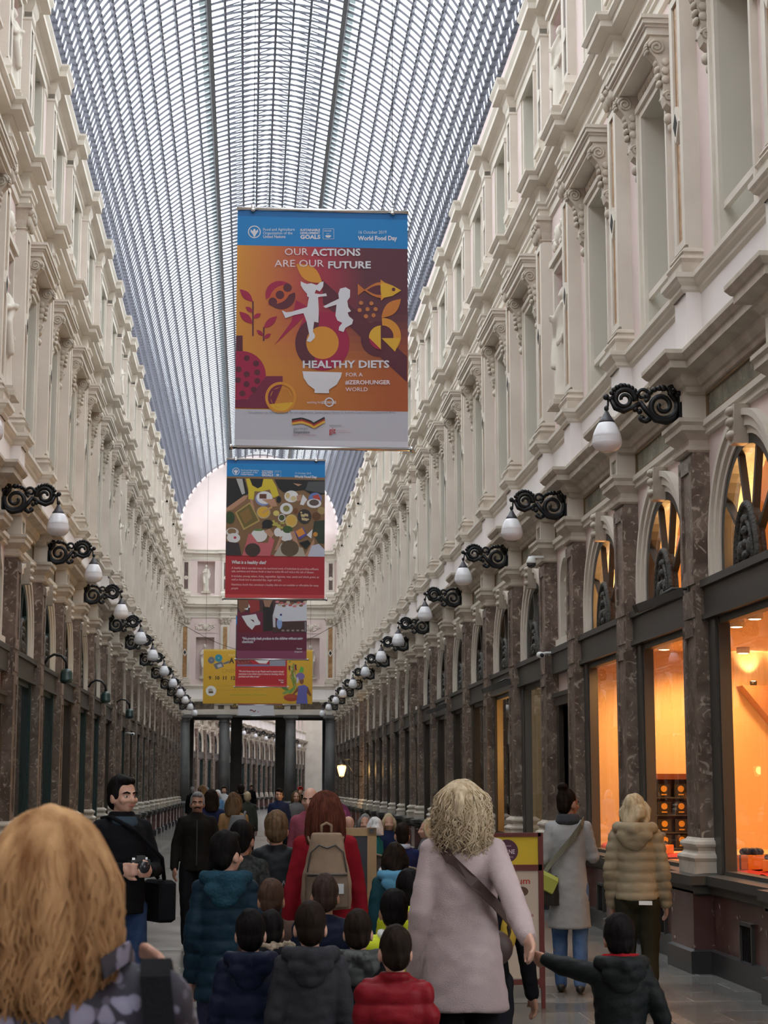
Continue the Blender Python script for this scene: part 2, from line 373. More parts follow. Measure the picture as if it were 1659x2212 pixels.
# glass vault ----------------------------------------------------------
VZ, VR = 14.3, 4.05
roof = empty('ceiling', (0, 0, 0), label='barrel vault of glass panes on grey metal ribs over the arcade', cat='glass roof', kind='structure')
def vp(a, r): return (r*math.sin(a), VZ + r*math.cos(a))
NA = 17; DA = (PI/2)/NA; RP = .34
gz = MB()
for k in range(-NA, NA):
    (x0, z0), (x1, z1) = vp(k*DA, VR+.07), vp((k+1)*DA, VR+.07)
    gz.poly([(x0, -34, z0), (x1, -34, z1), (x1, END, z1), (x0, END, z0)])
gz.build('glazing', roof_glass, roof)
lp = MB()
for k in range(-NA+1, NA):
    w = .011 if abs(k) > 4 else .008
    (x0, z0), (x1, z1) = vp(k*DA-w, VR+.10), vp(k*DA+w, VR+.10)
    lp.poly([(x0, -34, z0), (x1, -34, z1), (x1, END, z1), (x0, END, z0)])
lp.build('lapped_glass_strips', lap_glass, roof)
for k in range(-NA, NA+1):
    p = MB(); big = abs(k) == 4; w = .05 if big else (.021 if k else .024); hgt = .16 if big else .05
    a = k*DA; c = [vp(a-w/VR, VR-hgt*.5), vp(a+w/VR, VR-hgt*.5), vp(a+w/VR, VR+.07), vp(a-w/VR, VR+.07)]
    p.ext(c, lambda u, v, t: (u, t, v), -34, END)
    p.build('beam' if big else 'purlin', beam_metal if big else roof_metal, roof)
r0 = MB(); aa = [(-PI/2 + PI*i/(2*NA*2)) for i in range(4*NA+1)]
t = .0125
for i in range(len(aa)-1):
    for ra, rb in ((VR+.015, VR+.06),):
        q = [vp(aa[i], ra), vp(aa[i+1], ra), vp(aa[i+1], rb), vp(aa[i], rb)]
        r0.add([(u, -t, v) for u, v in q] + [(u, t, v) for u, v in q], [(3, 2, 1, 0), (4, 5, 6, 7), (0, 1, 5, 4), (2, 3, 7, 6)])
for s_ in (-1, 1):                                            # raised gable of the central lantern
    r0.tube([(s_*1.46, 0, 18.12), (0, 0, 18.70)], .018, 4, False)
    r0.tube([(s_*.73, 0, VZ+VR*math.cos(.182)), (s_*.73, 0, 18.41)], .009, 4, False)
    for k in range(-NA+1, NA):                                # small fixing clips at the crossings
        if k % 2 == (s_ > 0): x, z = vp(k*DA, VR-.02); r0.box(x-.025, x+.025, -.03, .03, z-.025, z+.025)
ribs = [26.0 + RP*i for i in range(100)]
ro = r0.build('rib', roof_metal, roof, (0, ribs[0], 0))
for y in ribs[1:]: c = dup(ro, roof); c.location = (0, y, 0)
rs = MB(); n0 = len(r0.v)
for y in [26.0-RP*i for i in range(1, 176)] + [ribs[-1]+RP*i for i in range(1, int((END-ribs[-1])/RP)+1)]:
    rs.add([(a, b+y, c) for a, b, c in r0.v], r0.f)
o = rs.build('remaining_ribs', roof_metal, roof); o['kind'] = 'stuff'
rg = MB(); rg.box(-.028, .028, -34, END, 18.68, 18.74); rg.build('ridge', beam_metal, roof)
lg = MB()
for s_ in (-1, 1): lg.poly([(0, -34, 18.73), (s_*1.5, -34, 18.15), (s_*1.5, END, 18.15), (0, END, 18.73)])
lg.build('lantern_glazing', roof_glass, roof)
for s_ in (-1, 1):
    e = MB(); y = 20.0
    while y < END-.4:
        e.poly([(s_*1.52, y, 18.2), (s_*1.52, y+RP, 18.2), (s_*1.86, y+RP*1.15, 18.1), (s_*1.72, y+RP*.55, 18.13)]); y += RP
    e.poly([(s_*1.52, 20, 18.21), (s_*1.66, 20, 18.16), (s_*1.66, END, 18.16), (s_*1.52, END, 18.21)])
    e.build('eave_glass', lantern_glass, roof)
# end wall --------------------------------------------------------------
mb, mats = wall(ENDW, ground=False)
f = ENDW.f
for q in ((-4, -3.65), (3.65, 4)): mb.poly([f(0, q[0], 6.7), f(0, q[1], 6.7), f(0, q[1], 14.4), f(0, q[0], 14.4)])
mb.poly([f(0, -4, 5.4), f(0, 4, 5.4), f(0, 4, 6.7), f(0, -4, 6.7)])
mb.poly([f(0, u, v) for u, v in [(4.1, 14.4)] + arc(0, VZ+.1, 4.1, 0, PI, 30) + [(-4.1, 14.4)]])
tag(mb.build('wall_end', mats), 'pink end wall with statues and a half round top under the vault', 'wall', kind='structure')
lu = MB()                                                       # the arched window head in the lunette
lu.ext(arc(0, 14.0, 1.35, 0, PI, 24) + arc(0, 14.0, 1.15, PI, 0, 24), lambda u, v, t_: f(t_, u, v), 0, .12)
lu.box(-1.45, -1.1, END-.12, END, 13.6, 14.0); lu.box(1.1, 1.45, END-.12, END, 13.6, 14.0)
tag(lu.build('trim_lunette_arch', stone), 'cream arch moulding in the pink half round end wall', 'moulding', kind='structure')
# passage under the end wall ---------------------------------------------
ps = MB(); ps.mi = 0
ps.box(-4.2, 4.2, END, 94.6, 5.3, 5.6)
ps.box(-4.2, 4.2, 94.2, 94.7, 5.16, 5.3)
tag(ps.build('ceiling_passage', mat('passage_plaster', (.19, .17, .15), .8)), 'grey ceiling of the passage behind the columns', 'ceiling', kind='structure')
for x, nm_ in ((-4.2, 'left'), (4.15, 'right')):
    ps = MB(); ps.box(x, x+.05, END, 94.6, 0, 5.3); tag(ps.build('wall_passage_'+nm_, MATS['passage_plaster']), '%s side wall of the passage behind the columns' % nm_, 'wall', kind='structure')
en = MB(); en.box(-4, 4, END-.42, END+.35, 5.22, 5.42); en.box(-4, 4, END-.36, END+.35, 5.42, 5.98)
tag(en.build('trim_entablature', stone), 'cream entablature carried by the grey columns', 'entablature', kind='structure')
ep = MB()
for a, b in ((-3.5, -2.15), (-1.95, -1.65), (-1.35, 1.35), (1.65, 1.95), (2.15, 3.5)): ep.box(a, b, END-.385, END-.35, 5.5, 5.86)
tag(ep.build('trim_name_panels', mat('dark_inscribed_marble', (.06, .045, .03), .4, c2=(.16, .12, .08), scale=6)), 'dark marble panels set into the cream entablature', 'panel', kind='structure')
for xx, s_ in ((-3.62, 'left'), (3.62, 'right')): pass
ow = MB(); yl = 70
ow.poly([FAR.f(d, yl, z) for d, z in ((-1, 0), (12, 0), (12, 14), (-1, 14))])
tag(ow.build('wall_far_end', stone), 'pale end wall closing the far gallery', 'wall', kind='structure')
nw = MB(); nw.poly([(-4.2, -34, 0), (4.2, -34, 0), (4.2, -34, 18.6), (-4.2, -34, 18.6)])  # added out of view: stops open-end sky light falling on people's backs
tag(nw.build('wall_near_blocker', stone), 'unseen cream wall added behind the camera to block sky light', 'wall', kind='structure')
fr_ = MB(); fr_.poly([FAR.f(8, 0, 0), FAR.f(8, 70, 0), FAR.f(8, 70, 14.4), FAR.f(8, 0, 14.4)])  # out of view, added so less sky light floods the far gallery
tag(fr_.build('wall_far_side_blocker', pinkw), 'plain unseen opposite wall added to darken the far gallery', 'wall', kind='structure')
fv = MB(); q = arc(4, VZ, 4.05, 0, PI, 20)  # out of view, added with low transmission to darken the far gallery
for i in range(20): fv.poly([FAR.f(q[i][0], 0, q[i][1]), FAR.f(q[i+1][0], 0, q[i+1][1]), FAR.f(q[i+1][0], 70, q[i+1][1]), FAR.f(q[i][0], 70, q[i][1])])
tag(fv.build('ceiling_far_dimmer', frosted('far_vault_dimming_glass', (.5, .52, .55), .75)), 'unseen glass vault added to dim the sky over the far gallery', 'glass roof', kind='structure')
sb = MB(); sb.box(-14, -4.3, 94.9, 95.2, 0, 12); sb.box(4.3, 16, 94.9, 95.2, 0, 12)
tag(sb.build('wall_street', mat('street_facade', (.09, .08, .07), .8)), 'dark street fronts beside the passage', 'wall', kind='structure')
# ------------------------------------------------------------------ windows, pilasters, lamps
WN = [0]
def wname(o): WN[0] += 1; o.name = 'window_%d' % WN[0]; o['kind'] = 'structure'
def ground_window(frame_m, lintel_m, lit=False):
    r = empty('window_0'); r['kind'] = 'structure'
    c = MB()
    for s_ in (-1, 1):
        y0, y1 = sorted((s_*.95, s_*1.32)); c.box(-.05, .06, y0, y1, .88, 3.3)
        y0, y1 = sorted((s_*.99, s_*1.12)); c.box(.06, .085, y0, y1, .9, 3.25)
    c.box(-.05, .05, -.95, .95, 3.2, 3.3); c.box(-.05, .07, -.95, .95, .86, .93)
    c.build('casing', frame_m, r)
    l = MB(); l.box(-.12, .09, -1.33, 1.33, 3.28, 3.62); l.box(-.12, .13, -1.33, 1.33, 3.58, 3.65); l.box(-.12, .12, -1.33, 1.33, 3.27, 3.32)
    l.build('lintel', lintel_m, r)
    p = MB(); p.poly([(.015, -.95, .93), (.015, .95, .93), (.015, .95, 3.2), (.015, -.95, 3.2)]); p.build('shop_pane', shop_glass, r)
    a = MB(); zs = 3.88
    for ra, rb, d in ((.93, 1.0, .03), (1.0, 1.09, .06), (1.09, 1.15, .09)):
        out = [(rb, 3.65)] + arc(0, zs, rb, 0, PI, 24) + [(-rb, 3.65), (-ra, 3.65)] + arc(0, zs, ra, PI, 0, 24) + [(ra, 3.65)]
        a.ext(out, lambda u, v, t: (t, u, v), -.3, d)
    a.build('archivolt', stone, r)
    k = MB(); k.ext([(-.07, 4.72), (.07, 4.72), (.12, 5.07), (-.12, 5.07)], lambda u, v, t: (t, u, v), -.05, .15)
    for zz in (4.8, 4.92, 5.02): k.ell((.15, 0, zz), (.05, .09, .045), 10, 6)
    k.build('keystone', stone_d, r)
    fr = MB()
    out = [(.94, 3.65)] + arc(0, zs, .94, 0, PI, 24) + [(-.94, 3.65), (-.84, 3.65)] + arc(0, zs, .84, PI, 0, 24) + [(.84, 3.65)]
    fr.ext(out, lambda u, v, t: (t, u, v), -.1, .015)
    for ang, w in ((30, .02), (70, .024), (110, .024), (150, .02)):
        a_ = math.radians(ang); cx, cz = math.cos(a_), math.sin(a_)
        p0 = Vector((0, .25*cx, 3.72+.35*cz)); p1 = Vector((0, .9*cx, 3.88+.9*cz)); dv = (p1-p0).normalized(); nv = Vector((0, -dv.z, dv.y))*w
        q = [p0-nv, p1-nv, p1+nv, p0+nv]; fr.ext([(v.y, v.z) for v in q], lambda u, v, t: (t, u, v), -.05, .012)
    fr.build('fanlight_frame', frame_m, r)
    fp = MB(); fp.poly([(-.02, u, v) for u, v in [(.9, 3.65)] + arc(0, zs, .9, 0, PI, 24) + [(-.9, 3.65)]]); fp.build('fanlight_pane', shop_glass, r)
    o = MB(); el = [(.34*math.cos(PI*i/20), 3.64 + .54*math.sin(PI*i/20)) for i in range(21)]; o.ext(el, lambda u, v, t: (t, u, v), -.04, .04)
    o.tube([(.04, u, v) for u, v in el], .035, 8)
    o.tube([(.05, u*.6, 3.66+(v-3.64)*.68) for u, v in el], .02, 6)
    for zz in (3.72, 3.82, 3.94, 4.04): o.ell((.05, 0, zz), (.04, .07, .05), 10, 6)
    for s_ in (-1, 1): o.ell((.05, s_*.14, 3.78), (.04, .06, .09), 10, 6)
    o.build('ornament', orn, r)
    return r
def console(mb, y):
    out = [(.0, 9.57), (.26, 9.57), (.28, 9.5), (.26, 9.41), (.2, 9.34), (.16, 9.25), (.135, 9.13), (.12, 9.02), (.125, 8.93), (.10, 8.84), (.05, 8.8), (.0, 8.78)]
    mb.ext(out, lambda u, v, t: (u, t, v), y-.085, y+.085)
    for s_ in (-1, 1):
        cy = y+s_*.088
        for cx, cz, rr in ((.185, 9.46, .085), (.07, 8.92, .055)):
            mb.tube([(cx+rr*(1-i/26)*math.cos(i*.6), cy, cz+rr*(1-i/26)*math.sin(i*.6)) for i in range(22)], .017, 6)
        for z in (9.3, 9.2, 9.1): mb.ell((.10, cy, z), (.045, .02, .045), 8, 6)
    mb.ell((.06, y, 8.7), (.05, .06, .06), 10, 6); mb.ell((.04, y, 8.6), (.03, .04, .05), 8, 6)
    for z in (9.08, 9.16, 9.24, 9.31): mb.ell((.15+(z-9.08)*.1, y, z), (.035, .075, .04), 8, 6)
    for i in range(7): a_ = -.5+i*.32; mb.ell((.2+.09*math.cos(a_), y, 9.47+.09*math.sin(a_)), (.025, .08, .025), 8, 5)
def upper_window():
    r = empty('window_0'); r['kind'] = 'structure'
    s = MB()
    for s_ in (-1, 1):
        y0, y1 = sorted((s_*.56, s_*.66)); s.box(0, .04, y0, y1, 6.71, 9.25); y0, y1 = sorted((s_*.66, s_*.72)); s.box(0, .07, y0, y1, 6.71, 9.38)
    s.box(0, .04, -.66, .66, 9.25, 9.33); s.box(0, .075, -.72, .72, 9.33, 9.4)
    s.build('surround', stone, r)
    h = MB()
    for z0, z1, d, w in ((9.56, 9.61, .25, .84), (9.61, 9.69, .29, .87), (9.69, 9.72, .31, .89), (9.72, 9.77, .34, .92), (9.77, 9.81, .36, .94)): h.box(0, d, -w, w, z0, z1)
    h.build('hood', stone, r)
    fz = MB(); fz.box(0, .05, -.6, .6, 9.4, 9.56)
    for i in range(9): fz.ell((.05, -.5+.125*i, 9.48), (.035, .05, .055), 8, 6)
    fz.build('frieze', orn if False else stone_d, r)
    for s_ in (-1, 1): c = MB(); console(c, s_*.8); c.build('console', stone_d, r)
    w = MB(); d0, d1 = -.48, -.42
    for q in ((-.56, -.49, 6.74, 9.25), (.49, .56, 6.74, 9.25), (-.03, .03, 6.74, 8.45), (-.49, .49, 6.74, 6.86), (-.49, .49, 9.17, 9.25), (-.49, .49, 8.42, 8.52)): w.box(d0, d1, *q)
    w.build('sash', white_paint, r)
    p = MB(); p.poly([(-.46, -.5, 6.8), (-.46, .5, 6.8), (-.46, .5, 9.2), (-.46, -.5, 9.2)]); p.build('pane', win_glass, r)
    b = MB(); b.poly([(-.62, -.6, 6.7), (-.62, .6, 6.7), (-.62, .6, 9.3), (-.62, -.6, 9.3)]); b.build('blind', blind, r)
    g = MB(); g.box(-.05, .0, -.56, .56, 7.1, 7.17); g.build('guard_bar', stone, r)
    return r
def top_window():
    r = empty('window_0'); r['kind'] = 'structure'
    s = MB()
    for s_ in (-1, 1):
        y0, y1 = sorted((s_*.52, s_*.61)); s.box(0, .03, y0, y1, 11.3, 12.97); y0, y1 = sorted((s_*.61, s_*.66)); s.box(0, .055, y0, y1, 11.3, 12.97)
    s.box(0, .07, -.68, .68, 12.9, 12.98)
    s.build('surround', stone, r)
    w = MB()
    for q in ((-.52, -.45, 11.34, 12.95), (.45, .52, 11.34, 12.95), (-.03, .03, 11.34, 12.95), (-.45, .45, 11.34, 11.42), (-.45, .45, 12.87, 12.95)): w.box(-.4, -.34, *q)
    w.build('sash', white_paint, r)
    p = MB(); p.poly([(-.38, -.46, 11.4), (-.38, .46, 11.4), (-.38, .46, 12.9), (-.38, -.46, 12.9)]); p.build('pane', win_glass, r)
    b = MB(); b.poly([(-.5, -.55, 11.3), (-.5, .55, 11.3), (-.5, .55, 13), (-.5, -.55, 13)]); b.build('blind', blind, r)
    return r
def ground_pilaster():
    r = empty('pilaster')
    b = MB(); b.sq([(.07, .87), (.07, 1.0), (.075, 1.01), (.085, 1.035), (.075, 1.06), (.045, 1.075), (.03, 1.1), (.035, 1.125), (.055, 1.14), (.06, 1.16), (.05, 1.185), (.015, 1.2), (.0, 1.22)], .10, .25, .09, 0); b.build('base', stone_d, r)
    s = MB(); s.box(0, .165, -.25, .25, 1.2, 4.93)
    for y0, y1, z0, z1 in ((-.25, -.16, 1.3, 3.2), (.16, .25, 1.3, 3.2), (-.25, .25, 1.2, 1.34), (-.25, .25, 3.12, 3.24), (-.25, -.16, 3.7, 4.8), (.16, .25, 3.7, 4.8), (-.25, .25, 3.62, 3.76), (-.25, .25, 4.72, 4.86), (-.2, .2, 3.3, 3.56)): s.box(.165, .185, y0, y1, z0, z1)
    s.build('shaft', bmarble, r)
    c = MB(); c.sq([(.0, 4.9), (.025, 4.92), (.03, 4.95), (.0, 4.965), (.0, 5.02), (.03, 5.05), (.06, 5.08), (.09, 5.1), (.09, 5.15), (.115, 5.18), (.115, 5.22)], .105, .255, .095, 0); c.build('capital', stone_d, r)
    k = MB(); k.box(0, .2, -.2, .2, 5.2, 5.5)
    for y0, y1, z0, z1 in ((-.2, -.13, 5.22, 5.5), (.13, .2, 5.22, 5.5), (-.13, .13, 5.22, 5.27), (-.13, .13, 5.44, 5.5)): k.box(.2, .225, y0, y1, z0, z1)
    k.build('frieze_block', stone, r)
    i = MB(); i.box(.195, .205, -.12, .12, 5.27, 5.45); i.build('inlay', gmarble, r)
    return r
def leaf_cap(mb, z0, z1, w, d):
    h = z1-z0
    mb.sq([(.0, z0), (.02, z0+.02), (.0, z0+.04), (.01, z0+h*.4), (.05, z0+h*.75), (.06, z0+h*.8), (.09, z0+h*.82), (.09, z1)], d/2, w, d/2, 0)
    for y in (-w*.8, 0, w*.8): mb.ell((d+.03, y, z0+h*.4), (.05, .07, h*.26), 8, 6); mb.ell((d+.07, y, z0+h*.6), (.04, .05, .045), 8, 6)
    for y in (-w, w): mb.ell((d+.05, y, z0+h*.72), (.06, .055, .06), 8, 6)
def mid_pilaster():
    r = empty('pilaster')
    b = MB(); b.sq([(.055, 6.69), (.055, 6.8), (.06, 6.81), (.075, 6.84), (.06, 6.87), (.035, 6.88), (.03, 6.9), (.045, 6.92), (.03, 6.95), (.0, 6.97)], .09, .22, .08, 0); b.build('base', stone_d, r)
    s = MB(); s.box(0, .14, -.22, .22, 6.95, 9.74)
    for y0, y1, z0, z1 in ((-.22, -.11, 7, 9.7), (.11, .22, 7, 9.7), (-.11, .11, 7, 7.08), (-.11, .11, 9.62, 9.7)): s.box(.14, .17, y0, y1, z0, z1)
    s.build('shaft', stone, r)
    i = MB(); i.box(.139, .146, -.105, .105, 7.08, 9.62); i.build('inlay', orange_marble, r)
    d = MB(); d.ext([(0, 8.12), (.13, 8.32), (0, 8.52), (-.13, 8.32)], lambda u, v, t: (t, u, v), .14, .185); o = d.build('diamond', stone, r)
    e = MB(); e.ext([(0, 8.2), (.075, 8.32), (0, 8.44), (-.075, 8.32)], lambda u, v, t: (t, u, v), .18, .19); e.build('diamond_centre', dark_room, o)
    c = MB(); leaf_cap(c, 9.72, 10.1, .22, .15); c.build('capital', stone_d, r)
    return r
def top_pilaster():
    r = empty('pilaster')
    b = MB(); b.sq([(.05, 11.18), (.05, 11.26), (.06, 11.3), (.03, 11.36), (.0, 11.43)], .07, .2, .06, 0); b.build('base', stone, r)
    s = MB(); s.box(0, .1, -.2, .2, 11.4, 13.0)
    for y0, y1, z0, z1 in ((-.2, -.1, 11.45, 12.96), (.1, .2, 11.45, 12.96), (-.1, .1, 11.45, 11.52), (-.1, .1, 12.88, 12.96)): s.box(.1, .125, y0, y1, z0, z1)
    s.build('shaft', stone, r)
    i = MB(); i.box(.095, .104, -.1, .1, 11.5, 12.9); i.build('inlay', marble('violet_marble', (.10, .06, .055), (.16, .11, .10), (.3, .25, .22), 3) if 'violet_marble' not in MATS else MATS['violet_marble'], r)
    d = MB(); d.ext(arc(0, 12.1, .1, 0, 2*PI, 16)[:-1], lambda u, v, t: (t, u, v), .09, .135); d.build('roundel', stone, r)
    c = MB(); c.sq([(.0, 12.96), (.02, 12.98), (.0, 13.01), (.0, 13.1), (.03, 13.15), (.05, 13.2), (.05, 13.28)], .07, .2, .06, 0); c.build('capital', stone, r)
    return r
def spiral(cx, cz, r0, r1, a0, a1, n=28): return [(cx + (r0+(r1-r0)*i/n)*math.cos(a0+(a1-a0)*i/n), 0, cz + (r0+(r1-r0)*i/n)*math.sin(a0+(a1-a0)*i/n)) for i in range(n+1)]
def lamp():
    r = empty('wall_lamp')
    b = MB()
    pl = MB(); pl.box(.2, .235, -.05, .05, 5.24, 5.58)
    b.tube(spiral(.39, 5.41, .155, .03, PI*.9, PI*.9+PI*3.3), [.034-.014*i/28 for i in range(29)], 8, up=(0, 1, 0))     # large inner scroll
    b.tube([(.235, 0, 5.40), (.27, 0, 5.29), (.35, 0, 5.25), (.46, 0, 5.27), (.55, 0, 5.36), (.62, 0, 5.45)], [.03, .034, .036, .034, .03, .026], 8, up=(0, 1, 0))
    b.tube([(.52, 0, 5.28), (.56, 0, 5.25), (.6, 0, 5.27)], [.03, .026, .03], 8, up=(0, 1, 0)); b.ell((.6, 0, 5.28), (.036, .03, .036), 8, 6)
    b.tube(spiral(.77, 5.47, .115, .03, PI*1.05, PI*1.05-PI*3.1), [.032-.014*i/28 for i in range(29)], 8, up=(0, 1, 0))   # outer scroll
    b.tube([(.6, 0, 5.44), (.68, 0, 5.39), (.78, 0, 5.35), (.86, 0, 5.38), (.9, 0, 5.46)], [.026, .028, .03, .028, .022], 8, up=(0, 1, 0))
    b.tube(spiral(.585, 5.52, .07, .02, PI*1.4, PI*1.4-PI*2.4), [.022-.008*i/28 for i in range(29)], 8, up=(0, 1, 0))   # small middle scroll
    b.tube([(.25, 0, 5.46), (.31, 0, 5.54), (.31, 0, 5.6), (.26, 0, 5.62), (.235, 0, 5.58)], [.03, .03, .028, .026, .03], 8, up=(0, 1, 0))
    for p, rr in (((.24, 0, 5.58), .035), ((.38, 0, 5.59), .035), ((.8, 0, 5.605), .03), ((.95, 0, 5.49), .033), ((.62, 0, 5.35), .03), ((.27, 0, 5.24), .028), ((.66, 0, 5.37), .03)): b.ell(p, (rr, rr, rr), 10, 7)
    b.tube([(.86, 0, 5.5), (.91, 0, 5.47), (.95, 0, 5.49)], .024, 8, up=(0, 1, 0))
    for i in range(9):                                          # leafy edge along the outer scroll
        a_ = PI*.15+i*PI*.09; b.ell((.77+.14*math.cos(a_), 0, 5.47+.14*math.sin(a_)), (.026, .03, .026), 8, 5)
        a_ = PI*.9-i*PI*.09; b.ell((.39+.18*math.cos(a_), 0, 5.41+.18*math.sin(a_)), (.03, .034, .03), 8, 5)
    pl.build('wall_plate', iron, r); b.build('bracket', iron, r)
    h = MB(); h.tube([(.93, 0, 5.47), (.935, 0, 5.40), (.95, 0, 5.37)], .012, 6); h.ell((.95, 0, 5.375), (.025, .025, .03), 8, 6); h.tube([(.95, 0, 5.37), (.95, 0, 5.31)], .015, 6); h.build('hook', iron, r)
    c = MB(); c.lathe([(.02, 5.345), (.035, 5.31), (.06, 5.27), (.078, 5.245), (.08, 5.225)], 20, .95, 0); c.build('cap', mat('violet_grey_metal', (.06, .055, .065), .4), r)
    g = MB(); g.lathe([(.073, 5.238), (.095, 5.205), (.118, 5.16), (.135, 5.115), (.142, 5.088), (.140, 5.084), (.146, 5.072), (.144, 5.066), (.149, 5.052), (.147, 5.046), (.149, 5.035), (.147, 5.02), (.136, 4.99), (.110, 4.963), (.075, 4.946), (.03, 4.94)], 28, .95, 0); g.build('globe', opal, r)
    return r
PROTO = {}
def put(key, fn, sd, y, first_name=None):
    if key not in PROTO: o = fn(); PROTO[key] = o
    else: o = dup(PROTO[key])
    o.location, rz = sd.at(y); o.rotation_euler = (0, 0, rz)
    return o
LAMPI = [4, 6, 8, 10, 12, 14]
def furnish(sd, i0, right):
    wallw = {'right': 'right arcade wall', 'left': 'left arcade wall', 'end': 'end wall', 'far': 'far gallery wall'}[sd.name]
    n = 0; P = sd.P
    for i in range(i0, len(P) - (sd.name in ('left', 'right'))):
        y = P[i]; w = ORD[n] if n < len(ORD) else 'last'; n += 1
        if sd.name != 'end':
            o = put('gp', ground_pilaster, sd, y); tag(o, 'brown marble ground-floor pilaster, %s from the near end of the %s' % (w, wallw), 'pilaster', 'marble pilasters of the '+wallw)
        if sd.name != 'far' or i < 14:
            o = put('mp', mid_pilaster, sd, y); tag(o, 'cream ochre-inlaid first-floor pilaster, %s from the %s of the %s' % (w, 'left' if sd.name == 'end' else 'near end', wallw), 'pilaster', 'first-floor pilasters of the '+wallw)
        if sd.name != 'far':
            o = put('tp', top_pilaster, sd, y); tag(o, 'cream top-floor pilaster, %s from the %s of the %s' % (w, 'left' if sd.name == 'end' else 'near end', wallw), 'pilaster', 'top-floor pilasters of the '+wallw)
    n = 0
    for i in range(i0, len(P)-1):
        nb = P[i+1]-P[i] < 2.6; c = (P[i]+P[i+1])/2
        if nb: continue
        w = ORD[n] if n < len(ORD) else 'last'; n += 1
        if sd.name != 'end':
            if right and sd.name == 'right':
                key, fn = ('gwr', lambda: ground_window(dark_metal, dark_metal)) if i < 8 else ('gwb', lambda: ground_window(brown_metal, dark_metal))
            else: key, fn = ('gwl', lambda: ground_window(green_metal, dark_metal)) if i % 3 else ('gwb', lambda: ground_window(brown_metal, dark_metal))
            o = put(key, fn, sd, c); wname(o); tag(o, 'arched shop window, %s from the near end of the %s' % (w, wallw), 'window', 'shop windows of the '+wallw)
        if sd.name != 'far' or i < 14:
            o = put('uw', upper_window, sd, c); wname(o); tag(o, 'hooded first-floor window, %s from the near end of the %s' % (w, wallw) if sd.name != 'end' else 'first-floor window in the middle of the end wall', 'window', None if sd.name == 'end' else 'first-floor windows of the '+wallw)
        if sd.name != 'far':
            o = put('tw', top_window, sd, c); wname(o); tag(o, 'small top-floor window, %s from the near end of the %s' % (w, wallw) if sd.name != 'end' else 'small top-floor window in the middle of the end wall', 'window', None if sd.name == 'end' else 'top-floor windows of the '+wallw)
furnish(RIGHT, 2, True); furnish(LEFT, 4, False); furnish(ENDW, 0, False); furnish(FAR, 0, False)
LI = list(range(4, 30, 2))
for sd in (RIGHT, LEFT):
    for n, i in enumerate(LI):
        if i >= len(PL): break
        if i >= len(PL)-1: continue
        o = put('lamp', lamp, sd, PL[i])
        tag(o, 'globe lamp on scrolled bracket, %s from the near end of the %s arcade wall' % (ORD[n], sd.name), 'wall lamp', 'globe lamps along the %s wall' % sd.name)
for n, s_ in enumerate((11.9, 18.2, 24.5, 30.8, 37.1, 43.4, 49.7, 56)):
    o = put('lamp', lamp, FAR, s_); tag(o, 'white globe lamp of the far gallery seen between the columns, %s from the left' % ORD[n], 'wall lamp', 'globe lamps in the far gallery')
# doors in the narrow bays
DN = 0
for sd in (RIGHT, LEFT):
    n = 0
    for y0, y1, nb in bays(PL):
        if not nb: continue
        DN += 1; r = empty('door_%d' % DN); r.location, rz = sd.at((y0+y1)/2); r.rotation_euler = (0, 0, rz)
        tag(r, 'dark door below the carved niche, %s from the near end of the %s arcade wall' % (ORD[n], sd.name), 'door', kind='structure'); n += 1
        fr = MB()
        for s_ in (-1, 1): a, b = sorted((s_*.5, s_*.68)); fr.box(-.05, .07, a, b, 0, 2.9)
        fr.box(-.05, .09, -.72, .72, 2.82, 2.96); fr.box(-.02, .12, -.78, .78, 2.94, 3.0); fr.build('door_frame', brown_metal, r)
        lf = MB(); lf.box(-.26, -.2, -.5, .5, 0, 2.82)
        for z0, z1 in ((.2, 1.0), (1.15, 2.6)): lf.box(-.2, -.18, -.36, .36, z0, z1)
        lf.build('door_leaf', mat('dark_door_paint', (.03, .027, .025), .5), r)
        hd = MB(); hd.ell((-.17, .4, 1.05), (.03, .03, .06), 8, 6); hd.build('door_handle', chrome, r)
        ln = MB(); ln.box(-.02, .1, -.82, .82, 3.28, 3.6); ln.box(-.02, .13, -.82, .82, 3.56, 3.64); ln.build('lintel', dark_metal, r)
        na = MB(); out = [(.36, 3.72)] + arc(0, 4.5, .36, 0, PI, 20) + [(-.36, 3.72), (-.46, 3.72)] + arc(0, 4.5, .46, PI, 0, 20) + [(.46, 3.72)]
        na.ext(out, lambda u, v, t: (t, u, v), 0, .05); na.box(0, .1, -.5, .5, 3.64, 3.74); na.build('niche_frame', stone, r)
        for q in ((6.98, 9.12, .46), (11.3, 12.97, .44)):
            s2 = MB(); z0, z1, hw = q
            for s_ in (-1, 1): a, b = sorted((s_*hw, s_*(hw+.1))); s2.box(0, .05, a, b, z0, z1+.1)
            s2.box(0, .05, -hw, hw, z1, z1+.1); s2.box(0, .1, -hw-.14, hw+.14, z1+.1, z1+.18); s2.build('upper_niche_frame', stone, r)
